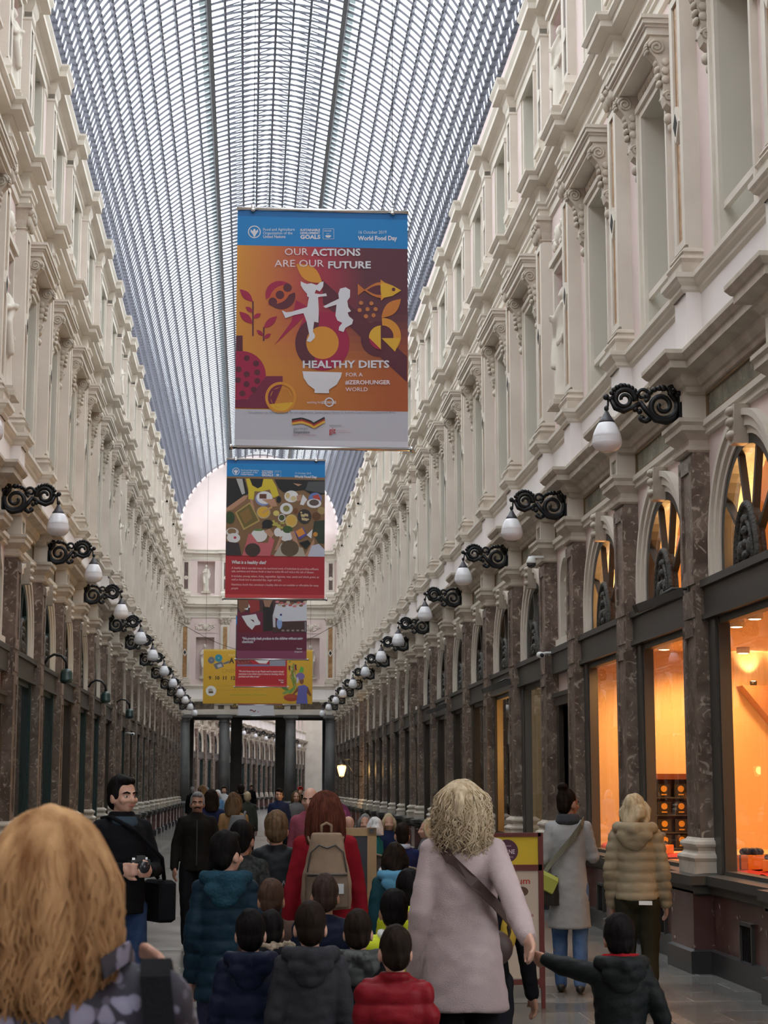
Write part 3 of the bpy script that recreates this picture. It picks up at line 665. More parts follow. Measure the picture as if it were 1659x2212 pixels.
# grey columns of the passage
def column(name='column'):
    r = empty(name)
    b = MB(); b.box(-.36, .36, -.36, .36, 0, .72); b.box(-.4, .4, -.4, .4, .72, .82); b.lathe([(.34, .82), (.36, .86), (.34, .9), (.31, .92), (.3, .96)], 24); b.build('base', grey_stone, r)
    s = MB(); s.lathe([(.285, .95), (.285, 2.2), (.25, 4.85)], 28); s.build('shaft', grey_stone, r)
    c = MB(); c.lathe([(.25, 4.83), (.275, 4.86), (.25, 4.89), (.255, 4.95), (.32, 5.03), (.33, 5.06)], 28); c.box(-.38, .38, -.38, .38, 5.06, 5.22); c.build('capital', grey_stone, r)
    return r
c0 = column()
for n, x in enumerate((-3.6, -1.62, 1.68, 3.68)):
    o = c0 if n == 0 else dup(c0); o.location = (x, END-.02, 0)
    tag(o, 'tall grey stone column under the end wall, %s from the left' % ORD[n], 'column', 'columns under the end wall')
def pier():
    r = empty('pier'); p = MB(); p.box(-.3, .3, -.25, .25, .5, 5.2); p.build('shaft', grey_stone, r); q = MB(); q.box(-.36, .36, -.31, .31, 0, .5); q.build('base', grey_stone, r); return r
p0 = pier()
for n, x in enumerate((-3.6, -1.05, 1.3, 3.8)):
    o = p0 if n == 0 else dup(p0); o.location = (x, 94.3, 0); tag(o, 'square dark pier at the back of the passage, %s from the left' % ORD[n], 'pier', 'piers at the back of the passage')
# lettering ----------------------------------------------------------------
def text_mesh(body, size, bold=0.0, align='LEFT', shear=0.0, sx=1.0):
    cu = bpy.data.curves.new('txt', 'FONT'); cu.body = body; cu.size = size; cu.offset = bold; cu.align_x = align; cu.shear = shear; cu.resolution_u = 2
    o = bpy.data.objects.new('txt', cu); S.collection.objects.link(o); dg = bpy.context.evaluated_depsgraph_get()
    me = bpy.data.meshes.new_from_object(o.evaluated_get(dg)); vs = [(v.co.x*sx, v.co.y) for v in me.vertices]; fs = [tuple(p.vertices) for p in me.polygons]
    bpy.data.objects.remove(o); bpy.data.curves.remove(cu); bpy.data.meshes.remove(me)
    return vs, fs
gold = mat('gilt_letters', (.48, .33, .10), .35, metal=.6)
vs, fs = text_mesh('GALERIE DE LA REINE', .27, .004, 'CENTER')
g = MB(); g.add([(x, END-.40, 5.58+y) for x, y in vs], fs); tag(g.build('inscription', gold), 'gilt inscription on the entablature above the columns', 'inscription')
# ------------------------------------------------------------------ lit chocolate shop on the right
cream_shop = mat('cream_shop_wall', (.72, .50, .30), .6, c2=(.76, .54, .33), scale=.8)
warm = (1.0, .52, .17)
XS, YS0, YS1 = 7.4, 7.3, 22.95
sh = MB()
sh.poly([(XS, YS0, .5), (XS, YS1, .5), (XS, YS1, 5.6), (XS, YS0, 5.6)])
sh.poly([(4.03, YS1, 0), (XS, YS1, 0), (XS, YS1, 5.6), (4.03, YS1, 5.6)])
sh.poly([(4.03, YS0, 0), (XS, YS0, 0), (XS, YS0, 5.6), (4.03, YS0, 5.6)])
sh.box(4.16, XS, YS0, YS1, 3.46, 3.6); sh.box(4.03, XS, YS0, YS1, 5.45, 5.6)
sh.box(4.06, XS, YS0, YS1, .8, .885)
tag(sh.build('wall_shop', cream_shop), 'cream walls and display floor inside the lit shop', 'wall', kind='structure')
def light(name, kind, loc, energy, col, parent=None, size=.05, target=None, angle=100, blend=.6):
    l = bpy.data.lights.new(name, kind); l.energy = energy; l.color = col
    o = bpy.data.objects.new(name, l); S.collection.objects.link(o); o.location = loc
    if kind in ('POINT', 'SPOT'): l.shadow_soft_size = size
    if kind == 'SPOT': l.spot_size = math.radians(angle); l.spot_blend = blend
    if target is not None: o.rotation_euler = (Vector(target)-Vector(loc)).to_track_quat('-Z', 'Y').to_euler()
    if parent: o.parent = parent; o.matrix_parent_inverse = Matrix.Identity(4); o.location = Vector(loc) - parent.location
    return o
lens_m = glow('warm_lamp_lens', (1.0, .78, .45), 14)
spots = [(4.62, 10.6), (5.4, 10.9), (4.62, 12.6), (4.7, 15.3), (5.3, 15.0), (4.72, 17.6), (4.78, 18.5), (5.35, 18.2), (4.3, 21.9), (4.75, 21.7), (5.2, 22.2), (5.9, 22.2), (6.5, 20.2)]
for n, (x, y) in enumerate(spots):
    r = empty('ceiling_spotlight', (x, y, 3.46), label='round warm spotlight on the ceiling inside the right-hand shop', cat='spotlight', group='spotlights on the shop ceiling')
    h = MB(); h.lathe([(.085, -.0), (.085, -.07), (.075, -.075)], 16); h.build('housing', white_paint, r)
    e = MB(); e.lathe([(.068, -.074), (.05, -.078)], 16); e.build('lens', lens_m, r)
    light('spot_lamp', 'SPOT', (x, y, 3.37), 130, warm, r, .06, (x+.15, y+.55, .9), 135, .7)
bulb_m = glow('warm_bulb', (1.0, .75, .4), 60)
for n, (y, wd_) in enumerate(((12.75, 'nearest'), (15.95, 'second'), (19.25, 'third'), (22.1, 'fourth'))):
    r = empty('sill_lamp', (4.32, y, 3.6), label='small glowing lamp behind the %s fanlight of the lit shop' % wd_, cat='lamp')
    b = MB(); b.lathe([(.05, 0), (.05, .02), (.015, .03), (.015, .16), (.05, .18), (.06, .22)], 12); b.build('lamp_stand', dark_metal, r)
    e = MB(); e.ell((0, 0, .25), (.045, .045, .045), 12, 8); e.build('bulb', bulb_m, r)
    light('bulb_light', 'POINT', (4.4, y, 3.98), 55, warm, r, .06)
# cabinet with gold medal boxes
red_wood = mat('red_brown_wood', (.16, .04, .02), .45, c2=(.22, .06, .03), scale=6)
cb = empty('display_cabinet', (4.98, 22.5, .885), label='dark display cabinet with gold badges behind the second lit window', cat='cabinet')
m = MB()
for x in (-.25, .22): m.box(x, x+.03, -.12, .12, 0, .96)
m.box(-.25, .25, -.12, .12, .9, .97); m.box(-.25, .25, .1, .12, 0, .9); m.build('cabinet_frame', red_wood, cb)
for z in (.02, .22, .44, .66): q = MB(); q.box(-.22, .22, -.12, .1, z, z+.015); q.build('shelf', dark_metal, cb)
goldp = mat('gold_badge', (.75, .42, .06), .35, metal=.3); blk = mat('black_card', (.015, .012, .01), .4); cardw = mat('cream_card', (.8, .66, .42), .6)
for z in (.04, .24, .46, .68):
    for x in (-.11, .11):
        b = MB(); b.mi = 0; b.box(-.085, .085, -.05, .05, 0, .16); b.mi = 1; b.ext(arc(0, .1, .04, 0, 2*PI, 18)[:-1], lambda u, v, t_: (u, t_, v), -.054, -.05); b.box(-.035, .035, -.054, -.05, .02, .035)
        tag(b.build('chocolate_box', [blk, goldp], loc=(4.98+x, 22.45, .885+z)), 'black box with a gold badge on a shelf of the display cabinet', 'box', 'gold badged boxes in the display cabinet')
po = empty('amber_screen', (5.3, 22.2, .885), label='tall amber panel in a dark frame beside the display cabinet', cat='panel')
m = MB(); m.box(-.07, -.03, -.04, .04, 0, 1.35); m.box(.09, .13, -.04, .04, 0, 1.35); m.box(-.07, .13, -.04, .04, 1.28, 1.4); m.build('panel_frame', dark_metal, po)
m = MB(); m.box(-.03, .09, -.02, .02, 0, 1.28); m.build('panel_face', mat('amber_panel', (.72, .36, .06), .4), po)
pel = MB(); pel.ext([(6.0, 3.0), (7.4, 3.0), (7.4, 1.9), (6.9, 1.9)], lambda u, v, t_: (u, t_, v), YS1-.32, YS1-.02)
tag(pel.build('wall_canopy', mat('terracotta_pelmet', (.45, .22, .12), .6)), 'terracotta wedge shaped canopy on the shop end wall', 'canopy')
for x in (6.18, 6.62):
    r = empty('uplight', (x, YS1-.2, 3.0), label='small uplight on the terracotta canopy, %s' % ('nearer the window' if x < 6.4 else 'farther from the window'), cat='lamp')
    b = MB(); b.lathe([(.04, 0), (.05, .06)], 12); b.build('housing', dark_metal, r)
    e = MB(); e.lathe([(.045, .055), (.02, .065)], 12); e.build('lens', bulb_m, r); light('uplight_lamp', 'SPOT', (x, YS1-.16, 3.08), 25, (1, .7, .3), r, .03, (x, YS1-.02, 3.46), 70)
# goods in the windows
red_cloth = mat('red_velvet', (.62, .03, .03), .8); obox = mat('orange_gift_box', (.8, .3, .03), .45); bbow = mat('dark_blue_ribbon', (.03, .04, .12), .4)
def gift(x, y, z, rz, s=1.0, label=''):
    r = empty('gift_box', (x, y, z), rz, label=label, cat='box')
    b = MB(); b.sq([(-.004, 0), (0, .004), (0, .1*s), (-.004, .104*s)], .13*s, .09*s); b.build('box_body', obox, r)
    q = MB()
    for a in range(7): an = a*PI/3.5; q.ell((.05*s*math.cos(an)-.03, .045*s*math.sin(an), .125*s), (.045*s, .022*s, .03*s), 10, 6, Matrix.Rotation(an, 3, 'Z'))
    q.box(-.132*s, .132*s, -.012, .012, .0, .106*s); q.build('ribbon', bbow, r)
def cloth(x0, x1, y0, y1, z, label):
    b = MB(); n = 14
    vs = [(x0+(x1-x0)*i/n, y0+(y1-y0)*j/n, z+.02+.018*math.sin(i*1.3+j*.7)*math.sin(j*1.1)) for i in range(n+1) for j in range(n+1)]
    b.add(vs, [(i*(n+1)+j, i*(n+1)+j+1, (i+1)*(n+1)+j+1, (i+1)*(n+1)+j) for i in range(n) for j in range(n)], True)
    b.box(x0, x1, y0, y1, z, z+.004)
    tag(b.build('display_cloth', red_cloth), label, 'cloth')
cloth(4.18, 4.75, 15.6, 17.0, .885, 'red velvet cloth under the gift boxes in the nearest lit window')
gift(4.42, 16.85, .915, .4, 1.3, 'orange box with a blue bow on red velvet, left one in the nearest window')
gift(4.52, 16.45, .915, -.3, 1.0, 'smaller orange box on red velvet, right one in the nearest window')
cloth(4.2, 4.8, 19.9, 21.2, .885, 'red cloth on the display floor behind the second lit window')
gift(4.42, 20.7, .915, .8, 1.0, 'orange box on the red cloth behind the second lit window')
pk = MB(); pk.ell((0, 0, .05), (.14, .1, .06), 14, 8); tag(pk.build('cushion', mat('pink_cushion', (.75, .12, .14), .7), loc=(4.22, 22.6, .89)), 'small pink cushion low in the third lit window', 'cushion')
# yellow lit window farther along the right wall
ws = MB(); f = RIGHT.f
for q in (((-.1, 28.8, .9), (-1.3, 28.8, .9), (-1.3, 28.8, 3.45), (-.1, 28.8, 3.45)), ((-1.3, 28.8, .9), (-1.3, 31.3, .9), (-1.3, 31.3, 3.45), (-1.3, 28.8, 3.45)), ((-.35, 31.3, .9), (-1.3, 31.3, .9), (-1.3, 31.3, 3.45), (-.35, 31.3, 3.45)), ((-.2, 28.8, 3.45), (-1.3, 28.8, 3.45), (-1.3, 31.3, 3.45), (-.2, 31.3, 3.45)), ((-.2, 28.8, .9), (-1.3, 28.8, .9), (-1.3, 31.3, .9), (-.2, 31.3, .9))): ws.poly([f(*p) for p in q])
tag(ws.build('wall_shop_recess', mat('yellow_recess', (.75, .60, .32), .6)), 'yellow lit recess behind a window farther along the right wall', 'wall', kind='structure')
r = empty('recess_lamp', (4.75, 30.0, 3.45), label='round lamp on the ceiling of the yellow lit recess', cat='lamp')
b = MB(); b.lathe([(.09, 0), (.09, -.05)], 16); b.build('housing', white_paint, r); e = MB(); e.lathe([(.075, -.052), (.05, -.056)], 16); e.build('lens', lens_m, r)
light('recess_light', 'POINT', (4.75, 30.2, 2.3), 220, (1, .62, .2), r, .1)
# ------------------------------------------------------------------ fixtures on the walls
def dome_camera(x, y, z, s, label):
    r = empty('security_camera', (x, y, z), label=label, cat='security camera')
    b = MB(); b.lathe([(.04, .1), (.06, .06), (.075, .02), (.075, 0)], 16); b.box(0, s*.18, -.02, .02, .08, .11); b.build('mount', white_paint, r)
    d = MB(); d.lathe([(.07, 0), (.066, -.03), (.045, -.058), (.01, -.068)], 16); d.build('dome', mat('dark_dome', (.05, .05, .055), .1), r)
x, z = pix(1180, 1217, 25.28-.3); dome_camera(3.62, 25.0, z, 1, 'white dome camera high on the right wall beside the carved niche')
def bullet_camera(x, y, z, s, label):
    r = empty('security_camera', (x, y, z), label=label, cat='security camera')
    b = MB(); b.tube([(s*.2, 0, .02), (s*.08, 0, .02), (0, 0, .0)], .018, 8); b.build('mount', white_paint, r)
    c = MB(); c.tube([(0, .1, 0), (0, -.1, -.02)], .045, 12); c.build('camera_body', white_paint, r)
    q = MB(); q.ell((0, -.11, -.021), (.03, .012, .03), 12, 6); q.build('lens', mat('dark_dome', (.05, .05, .055), .1), r)
x, z = pix(1187, 1410, 24.6); bullet_camera(3.72, 24.9, z, 1, 'white camera at lintel height on the right wall below the carved niche')
x, z = pix(322, 1587, 50); bullet_camera(-3.6, 49.2, z, -1, 'white camera at lintel height far along the left wall')
def flood(x, y, z, s, label):
    r = empty('floodlight', (x, y, z), label=label, cat='floodlight')
    b = MB(); b.tube([(s*.3, .0, .1), (s*.12, 0, .1), (0, 0, .03)], .014, 8); b.box(s*.27, s*.3, -.06, .06, .04, .16); b.build('bracket', dark_metal, r)
    h = MB(); h.X = Matrix.Rotation(s*-.35, 4, 'Y'); h.box(-.26, .22, -.09, .09, -.05, .03); h.build('lamp_head', dark_metal, r)
    g = MB(); g.X = Matrix.Rotation(s*-.35, 4, 'Y'); g.box(-.23, .19, -.07, .07, -.056, -.05); g.build('lens', mat('floodlight_glass', (.12, .12, .12), .1), r)
x, z = pix(1478, 1296, 16.75); flood(3.55, 16.8, 3.5, 1, 'dark floodlight beside the nearest marble pilaster on the right wall')
x, z = pix(1085, 1480, 28.44); flood(3.6, 28.5, z, 1, 'dark floodlight farther along the right wall at lintel height')
x, z = pix(925, 1530, 37.9); flood(3.62, 37.9, z, 1, 'dark floodlight far along the right wall between the dark windows')
def gooseneck(px, py, Y, label):
    X, z = pix(px, py, Y); r = empty('gooseneck_lamp', (-3.8, Y, z), label=label, cat='lamp')
    b = MB(); b.tube([(0.05, -.0, .05), (.1, 0, .14), (.2, 0, .2), (.32, 0, .18), (.4, 0, .08), (.41, 0, -.05)], .022, 8); b.build('arm', iron, r)
    h = MB(); h.lathe([(.03, -.03), (.08, -.06), (.1, -.1), (.1, -.2), (.11, -.21), (.09, -.26), (.03, -.28)], 16, .41, 0); h.build('lamp_head', mat('green_lamp_enamel', (.02, .045, .04), .35), r)
for i, (px, py, Y, w) in enumerate(((75, 1440, 29.0, 'nearest'), (160, 1490, 37.0, 'second'), (212, 1528, 44.5, 'third'))): gooseneck(px, py, Y, 'dark green gooseneck lamp over the left shop fronts, %s of three' % w)
# small grated openings low in the marble dado
def vent():
    r = empty('basement_vent'); m = MB(); m.box(.12, .136, -.17, .17, .06, .52); m.build('opening', dark_room, r)
    m = MB()
    for q in ((-.19, -.16, .04, .54), (.16, .19, .04, .54), (-.19, .19, .51, .54), (-.19, .19, .04, .07)): m.box(.12, .165, *q)
    m.build('frame', dark_metal, r); m = MB()
    for i in range(7): m.box(.138, .148, -.15+.05*i-.006, -.15+.05*i+.006, .07, .51)
    m.build('grille', iron, r); return r
n = 0
for i in range(2, 9):
    if PL[i+1]-PL[i] < 2.6: continue
    o = put('vent', vent, RIGHT, (PL[i]+PL[i+1])/2); tag(o, 'small grated opening in the marble dado, %s from the near end of the right wall' % ORD[n], 'vent', 'basement vents'); n += 1
# lit lantern far along the right wall
x, z = pix(738, 1664, 66.0)
r = empty('lantern', (x, 66.0, z), label='glowing yellow lantern on a bracket far along the right wall', cat='lantern')
g = MB(); g.lathe([(.08, -.22), (.13, -.05), (.17, .12), (.13, .2)], 10); g.build('lantern_glass', glow('lantern_glow', (1.0, .62, .22), 3), r)
c = MB(); c.lathe([(.18, .18), (.14, .26), (.05, .32), (.02, .4)], 10); c.lathe([(.03, -.32), (.08, -.22)], 10); c.build('lantern_cap', iron, r)
a = MB(); a.tube([(0, 0, .36), (.3, 0, .42), (4-x-.08, 0, .3)], .025, 8); a.tube([(0.15, 0, .38), (.5, 0, -.2), (4-x-.08, 0, -.25)], .018, 6); a.build('bracket', iron, r)
light('lantern_light', 'POINT', (x, 65.6, z), 60, (1, .6, .22), r, .15)
# cable strung across the hall
cb_ = MB(); pts = []
for i in range(25):
    t_ = i/24; pts.append((-3.9+7.8*t_, 82.0, 9.35-1.5*math.sin(PI*t_)**1.0))
cb_.tube(pts, .012, 5); tag(cb_.build('cable', iron), 'thin dark cable sagging across the hall before the end wall', 'cable')
# ------------------------------------------------------------------ hanging banners
class Art:
    def __init__(s, mp, layer0=.0015): s.mb = MB(); s.mp = mp; s.cols = []; s.d = layer0
    def ci(s, c):
        if c not in s.cols: s.cols.append(c)
        s.mb.mi = s.cols.index(c)
    def poly(s, c, pts):
        s.ci(c); s.d += .00007; s.mb.poly([s.mp(x, y, s.d) for x, y in pts])
    def rect(s, c, x0, y0, x1, y1): s.poly(c, [(x0, y0), (x1, y0), (x1, y1), (x0, y1)])
    def disc(s, c, x, y, rx, ry=None, a0=0, a1=360, n=28, rot=0):
        ry = ry or rx; cr, sr = math.cos(math.radians(rot)), math.sin(math.radians(rot)); P = []
        for i in range(n+1 if a1-a0 < 360 else n):
            a = math.radians(a0+(a1-a0)*i/n); u, v = rx*math.cos(a), -ry*math.sin(a); P.append((x+u*cr-v*sr, y+u*sr+v*cr))
        s.poly(c, P)
    def ring(s, c, x, y, r0, r1, a0=0, a1=360, n=36):
        s.ci(c); s.d += .00007
        for i in range(n):
            a, b = math.radians(a0+(a1-a0)*i/n), math.radians(a0+(a1-a0)*(i+1)/n)
            s.mb.poly([s.mp(x+r*math.cos(q), y-r*math.sin(q), s.d) for r, q in ((r0, a), (r1, a), (r1, b), (r0, b))])
    def leaf(s, c, x0, y0, x1, y1, w):
        dx, dy = x1-x0, y1-y0; L = math.hypot(dx, dy); nx, ny = -dy/L, dx/L; P = []
        for i in range(9): t_ = i/8; k = w*math.sin(PI*t_); P.append((x0+dx*t_+nx*k, y0+dy*t_+ny*k))
        for i in range(7, 0, -1): t_ = i/8; k = w*math.sin(PI*t_); P.append((x0+dx*t_-nx*k, y0+dy*t_-ny*k))
        s.poly(c, P)
    def line(s, c, pts, w):
        for (x0, y0), (x1, y1) in zip(pts, pts[1:]):
            dx, dy = x1-x0, y1-y0; L = math.hypot(dx, dy) or 1; nx, ny = -dy/L*w, dx/L*w
            s.poly(c, [(x0+nx, y0+ny), (x1+nx, y1+ny), (x1-nx, y1-ny), (x0-nx, y0-ny)])
    def text(s, c, body, x, y, size, bold=0.0, width=None, align='LEFT', shear=0.0):
        vs, fs = text_mesh(body, 1.0, bold, 'LEFT', shear)
        w = max(v[0] for v in vs) or 1; k = (width/w) if width else size
        off = {'LEFT': 0, 'CENTER': -w*k/2, 'RIGHT': -w*k}[align]
        s.ci(c); s.d += .00007; s.mb.add([s.mp(x+off+u*k, y-v*size, s.d) for u, v in vs], fs)
    def build(s, name, parent):
        return s.mb.build(name, [mat('ink_%02x%02x%02x' % tuple(int(255*max(0, q)**.4545) for q in c), c, .65) for c in s.cols], parent)
CLOTH_T = .012
def banner(Y, tl, tr, bl, br, label, colfn, yaw=0, group=None, ngrid=(24, 32), rails=True, name='hanging_banner'):
    (x0, zt), (x1, zt2), (xb0, zb), (xb1, zb2) = pix(*tl, Y), pix(*tr, Y), pix(*bl, Y), pix(*br, Y)
    xm, zt, zb = (x0+x1+xb0+xb1)/4, (zt+zt2)/2, (zb+zb2)/2; w = ((x1-x0)+(xb1-xb0))/2; h = zt-zb
    r = empty(name, (xm, Y, zb), yaw, label, 'banner', group)
    nu, nv = ngrid; m = MB(); vs = []; cols = []
    for j in range(nv+1):
        for i in range(nu+1):
            u, v = i/nu, j/nv; vs.append((-w/2+w*u, .012*math.sin(v*5+.5)*math.sin(u*3) if False else 0.0, h*(1-v))); cols.append((u, v))
    m.add(vs, [(j*(nu+1)+i, (j+1)*(nu+1)+i, (j+1)*(nu+1)+i+1, j*(nu+1)+i+1) for j in range(nv) for i in range(nu)])
    k = len(vs); m.add([(a, CLOTH_T, c) for a, b, c in vs], [(j*(nu+1)+i, j*(nu+1)+i+1, (j+1)*(nu+1)+i+1, (j+1)*(nu+1)+i) for j in range(nv) for i in range(nu)])
    key = 'banner_print'
    if key not in MATS:
        pm, nt, b = _new(key); at = nt.nodes.new('ShaderNodeVertexColor'); at.layer_name = 'print'; nt.links.new(at.outputs['Color'], b.inputs['Base Color']); b.inputs['Roughness'].default_value = .55
    o = m.build('printed_cloth', MATS[key], r); me = o.data
    ca_ = me.color_attributes.new('print', 'FLOAT_COLOR', 'CORNER'); buf = []
    for p in me.polygons:
        us = [cols[i % k] for i in p.vertices]; cu, cv = sum(a for a, b in us)/4, sum(b for a, b in us)/4
        smooth_ = colfn(cu, cv)
        for i in p.vertices: c = colfn(*cols[i % k], (cu, cv)) if smooth_ is not None else (1, 1, 1); buf += [*c, 1.0]
    ca_.data.foreach_set('color', buf)
    for sx_ in (() if rails else (-.48, .48)):
        c = MB(); top = VZ+math.sqrt(max(.1, (VR+.06)**2-(xm+sx_*w)**2)) - zb; c.tube([(sx_*w, .006, h-.02), (sx_*w, .006, top)], .005, 4); c.build('hanging_wire', iron, r)
    if rails:
        t_ = MB(); t_.tube([(-w/2-.01, .006, h), (w/2+.01, .006, h)], .024, 10); t_.build('top_rail', chrome, r)
        t_ = MB(); t_.tube([(-w/2-.045, .006, 0), (w/2+.045, .006, 0)], .022, 10)
        for sx_ in (-1, 1): t_.tube([(sx_*(w/2+.025), .006, 0), (sx_*(w/2+.06), .006, 0)], .034, 10)
        t_.build('bottom_rail', chrome, r)
        for sx_ in (-.41, .41):
            c = MB(); c.tube([(sx_*w, .006, h-.035), (sx_*w, .006, h+.05)], .026, 8); c.ell((sx_*w, -.02, h-.02), (.03, .02, .025), 8, 6); c.build('clip', chrome, r)
            c = MB(); top = VZ+math.sqrt(max(.1, (VR+.06)**2-(xm+sx_*w)**2)) - zb; c.tube([(sx_*w, .006, h+.05), (sx_*w, .006, top)], .004, 4); c.build('hanging_wire', iron, r)
    return r, w, h
def mapper(w, h, cx, cy, tl, tr, bl, br):              # crop coordinates of a close look at the photo -> the banner's own plane
    def mp(x, y, d):
        v = (y-tl[1])/(bl[1]-tl[1])
        for _ in range(3):
            u = (x-(tl[0]+(bl[0]-tl[0])*v))/((tr[0]-tl[0])+((br[0]-bl[0])-(tr[0]-tl[0]))*v)
            yt = tl[1]+(tr[1]-tl[1])*u; yb = bl[1]+(br[1]-bl[1])*u; v = (y-yt)/(yb-yt)
        u = min(1, max(0, u)); v = min(1, max(0, v))
        return (-w/2+w*u, -d, h*(1-v))
    return mp
BLUE = (.0, .19, .50); WHT = (.64, .64, .69); PALE = (.46, .56, .67)
def header(a, k, x0, y0):                              # the blue strip with emblem and titles; k = scale against the nearest banner's close look
    X = lambda x: x0+(x-135)*k
    Yv = lambda y: y0+(y-150)*k
    a.ring(WHT, X(268), Yv(257), 44*k, 52*k); a.disc(WHT, X(268), Yv(265), 12*k, 34*k)
    for s_ in (-1, 1): a.leaf(WHT, X(268), Yv(290), X(268+s_*30), Yv(235), 8*k)
    a.text(WHT, 'F A O', X(236), Yv(262), 24*k, .02, 64*k)
    for i, (t_, w) in enumerate((('Food and Agriculture', 258), ('Organization of the', 240), ('United Nations', 182))): a.text(PALE if i < 2 else WHT, t_, X(338), Yv(248+30*i), 32*k, .02, w*k)
    a.text(WHT, 'SUSTAINABLE', X(640), Yv(252), 26*k, .03, 162*k); a.text(WHT, 'DEVELOPMENT', X(640), Yv(278), 26*k, .03, 160*k); a.text(WHT, 'GOALS', X(640), Yv(316), 44*k, .04, 164*k)
    a.line(PALE, [(X(826), Yv(234)), (X(914), Yv(234)), (X(914), Yv(318)), (X(826), Yv(318)), (X(826), Yv(234))], 1.6*k)
    a.text(WHT, '2 ZERO HUNGER', X(834), Yv(256), 14*k, .02, 60*k); a.disc(WHT, X(868), Yv(288), 24*k, 20*k, 180, 360); a.line(WHT, [(X(858), Yv(280)), (X(862), Yv(270))], 2*k); a.line(WHT, [(X(872), Yv(280)), (X(876), Yv(270))], 2*k)
    a.text(PALE, '16 October 2019', X(1112), Yv(276), 38*k, .01, 234*k); a.text(WHT, 'World Food Day', X(1112), Yv(330), 50*k, .035, 320*k)
def mix(a, b, t): t = max(0, min(1, t)); return tuple(a[i]+(b[i]-a[i])*t for i in range(3))
OR_, CR, PL_, RU = (.60, .25, .025), (.38, .022, .05), (.095, .02, .035), (.38, .085, .018)
def col1(u, v, c=None):
    cv = (c or (u, v))[1]
    if cv < .143: return (.0, .12, .36) if cv < .043 else BLUE
    if cv > .845: return (.50, .50, .57) if cv < .965 else (.62, .62, .69)
    q = (cv-.143)/.7
    top = mix(OR_, CR, u/.45) if u < .45 else mix(CR, PL_, (u-.45)/.3)
    bot = mix(OR_, RU, u/.9)
    return mix(top, bot, (q-.42)/.34)
b1, w1, h1 = banner(20.0, (516, 449), (882, 461), (504, 966), (880, 970), 'large orange and purple banner with two leaping children, nearest to the camera', col1)
mp1 = mapper(w1, h1, 0, 0, (135, 62), (1520, 102), (88, 2008), (1505, 2030))
a = Art(mp1); DP = (.10, .018, .035); CRI = (.33, .012, .06); ORA = (.62, .26, .03); YEL = (.66, .38, .03)
header(a, 1.0, 135, 150)
# beams and shadows of the artwork
a.poly(DP, [(815, 655), (1505, 1285), (1500, 1490), (1010, 1010), (820, 850)]); a.poly(CRI, [(420, 1190), (660, 960), (700, 880), (600, 820), (560, 1000)])
a.poly(DP, [(1240, 1250), (1340, 1150), (1502, 1300), (1502, 1490)]); a.disc(DP, 1270, 1140, 145)
a.disc(CRI, 812, 1175, 222); a.poly(CRI, [(620, 1060), (680, 920), (960, 920), (1005, 1060)]); a.disc(DP, 812, 1175, 222, 222, 95, 250); a.disc(ORA, 812, 1170, 133)
a.leaf(ORA, 605, 525, 815, 680, 62)
a.disc(CRI, 470, 775, 118, 112, 48, 200, rot=0); a.disc(DP, 480, 785, 115, 110, 215, 375); a.leaf((.50, .10, .03), 370, 860, 570, 690, 62)
for x, y in ((411, 835), (470, 778), (532, 720)): a.disc(DP, x, y, 35)
a.line(DP, [(247, 1115), (250, 830)], 6); a.leaf(CRI, 145, 730, 250, 835, 30); a.leaf(CRI, 140, 915, 247, 1015, 30); a.leaf(CRI, 190, 875, 250, 920, 18); a.leaf(CRI, 250, 970, 313, 930, 18)
a.line(DP, [(333, 1155), (336, 1040)], 6); a.leaf(CRI, 333, 1050, 446, 952, 28); a.leaf(CRI, 276, 1065, 333, 1112, 16); a.leaf(CRI, 335, 1135, 394, 1095, 16)
a.rect(DP, 108, 1110, 163, 1240); a.disc(CRI, 150, 1432, 198, 196, -90, 90); a.rect(CRI, 100, 1236, 151, 1628); a.poly((.17, .015, .05), [(352, 1440), (485, 1440), (485, 1500), (400, 1700), (96, 1695), (96, 1630), (200, 1625)])
for x, y in ((195, 1295), (270, 1338), (128, 1385), (193, 1425), (279, 1410), (122, 1472), (191, 1505), (278, 1480), (250, 1550), (156, 1580)): a.disc(DP, x, y, 24)
a.ring(ORA, 468, 1614, 105, 127); a.disc(YEL, 468, 1614, 106, 106, -150, -20)
for i in range(8): a.disc(ORA if i % 3 else YEL, 468, 1614, 84, 84, i*45+4, i*45+41, 6)
# fish, seeds, carrot, pineapple slice
a.leaf((.50, .15, .03), 1155, 742, 1440, 742, 66); a.leaf(DP, 1178, 742, 1380, 742, 40); a.disc(YEL, 1300, 745, 64, 60, -90, 90); a.poly(YEL, [(1292, 680), (1320, 682), (1390, 705), (1462, 745), (1390, 790), (1300, 808), (1292, 745)]); a.poly((.50, .15, .03), [(1105, 690), (1165, 742), (1105, 785)]); a.poly(ORA, [(1292, 655), (1330, 682), (1292, 690)]); a.poly(ORA, [(1292, 800), (1320, 805), (1295, 830)]); a.disc(DP, 1398, 737, 15)
for x, y in ((1131, 847), (1215, 851), (1118, 906), (1183, 898), (1249, 898), (1170, 956), (1232, 948)): a.disc((.50, .17, .05), x, y, 17)
a.leaf((.55, .18, .03), 1295, 970, 1458, 815, 48); a.disc(YEL, 1292, 1130, 100, 98, 90, 270); a.disc(CRI, 1292, 1130, 100, 98, 180, 270); a.ring(ORA, 1305, 1120, 88, 150, -45, 92); a.line(DP, [(1292, 1040), (1292, 1225)], 3); a.poly(YEL, [(1296, 1135), (1452, 1135), (1405, 1245)])
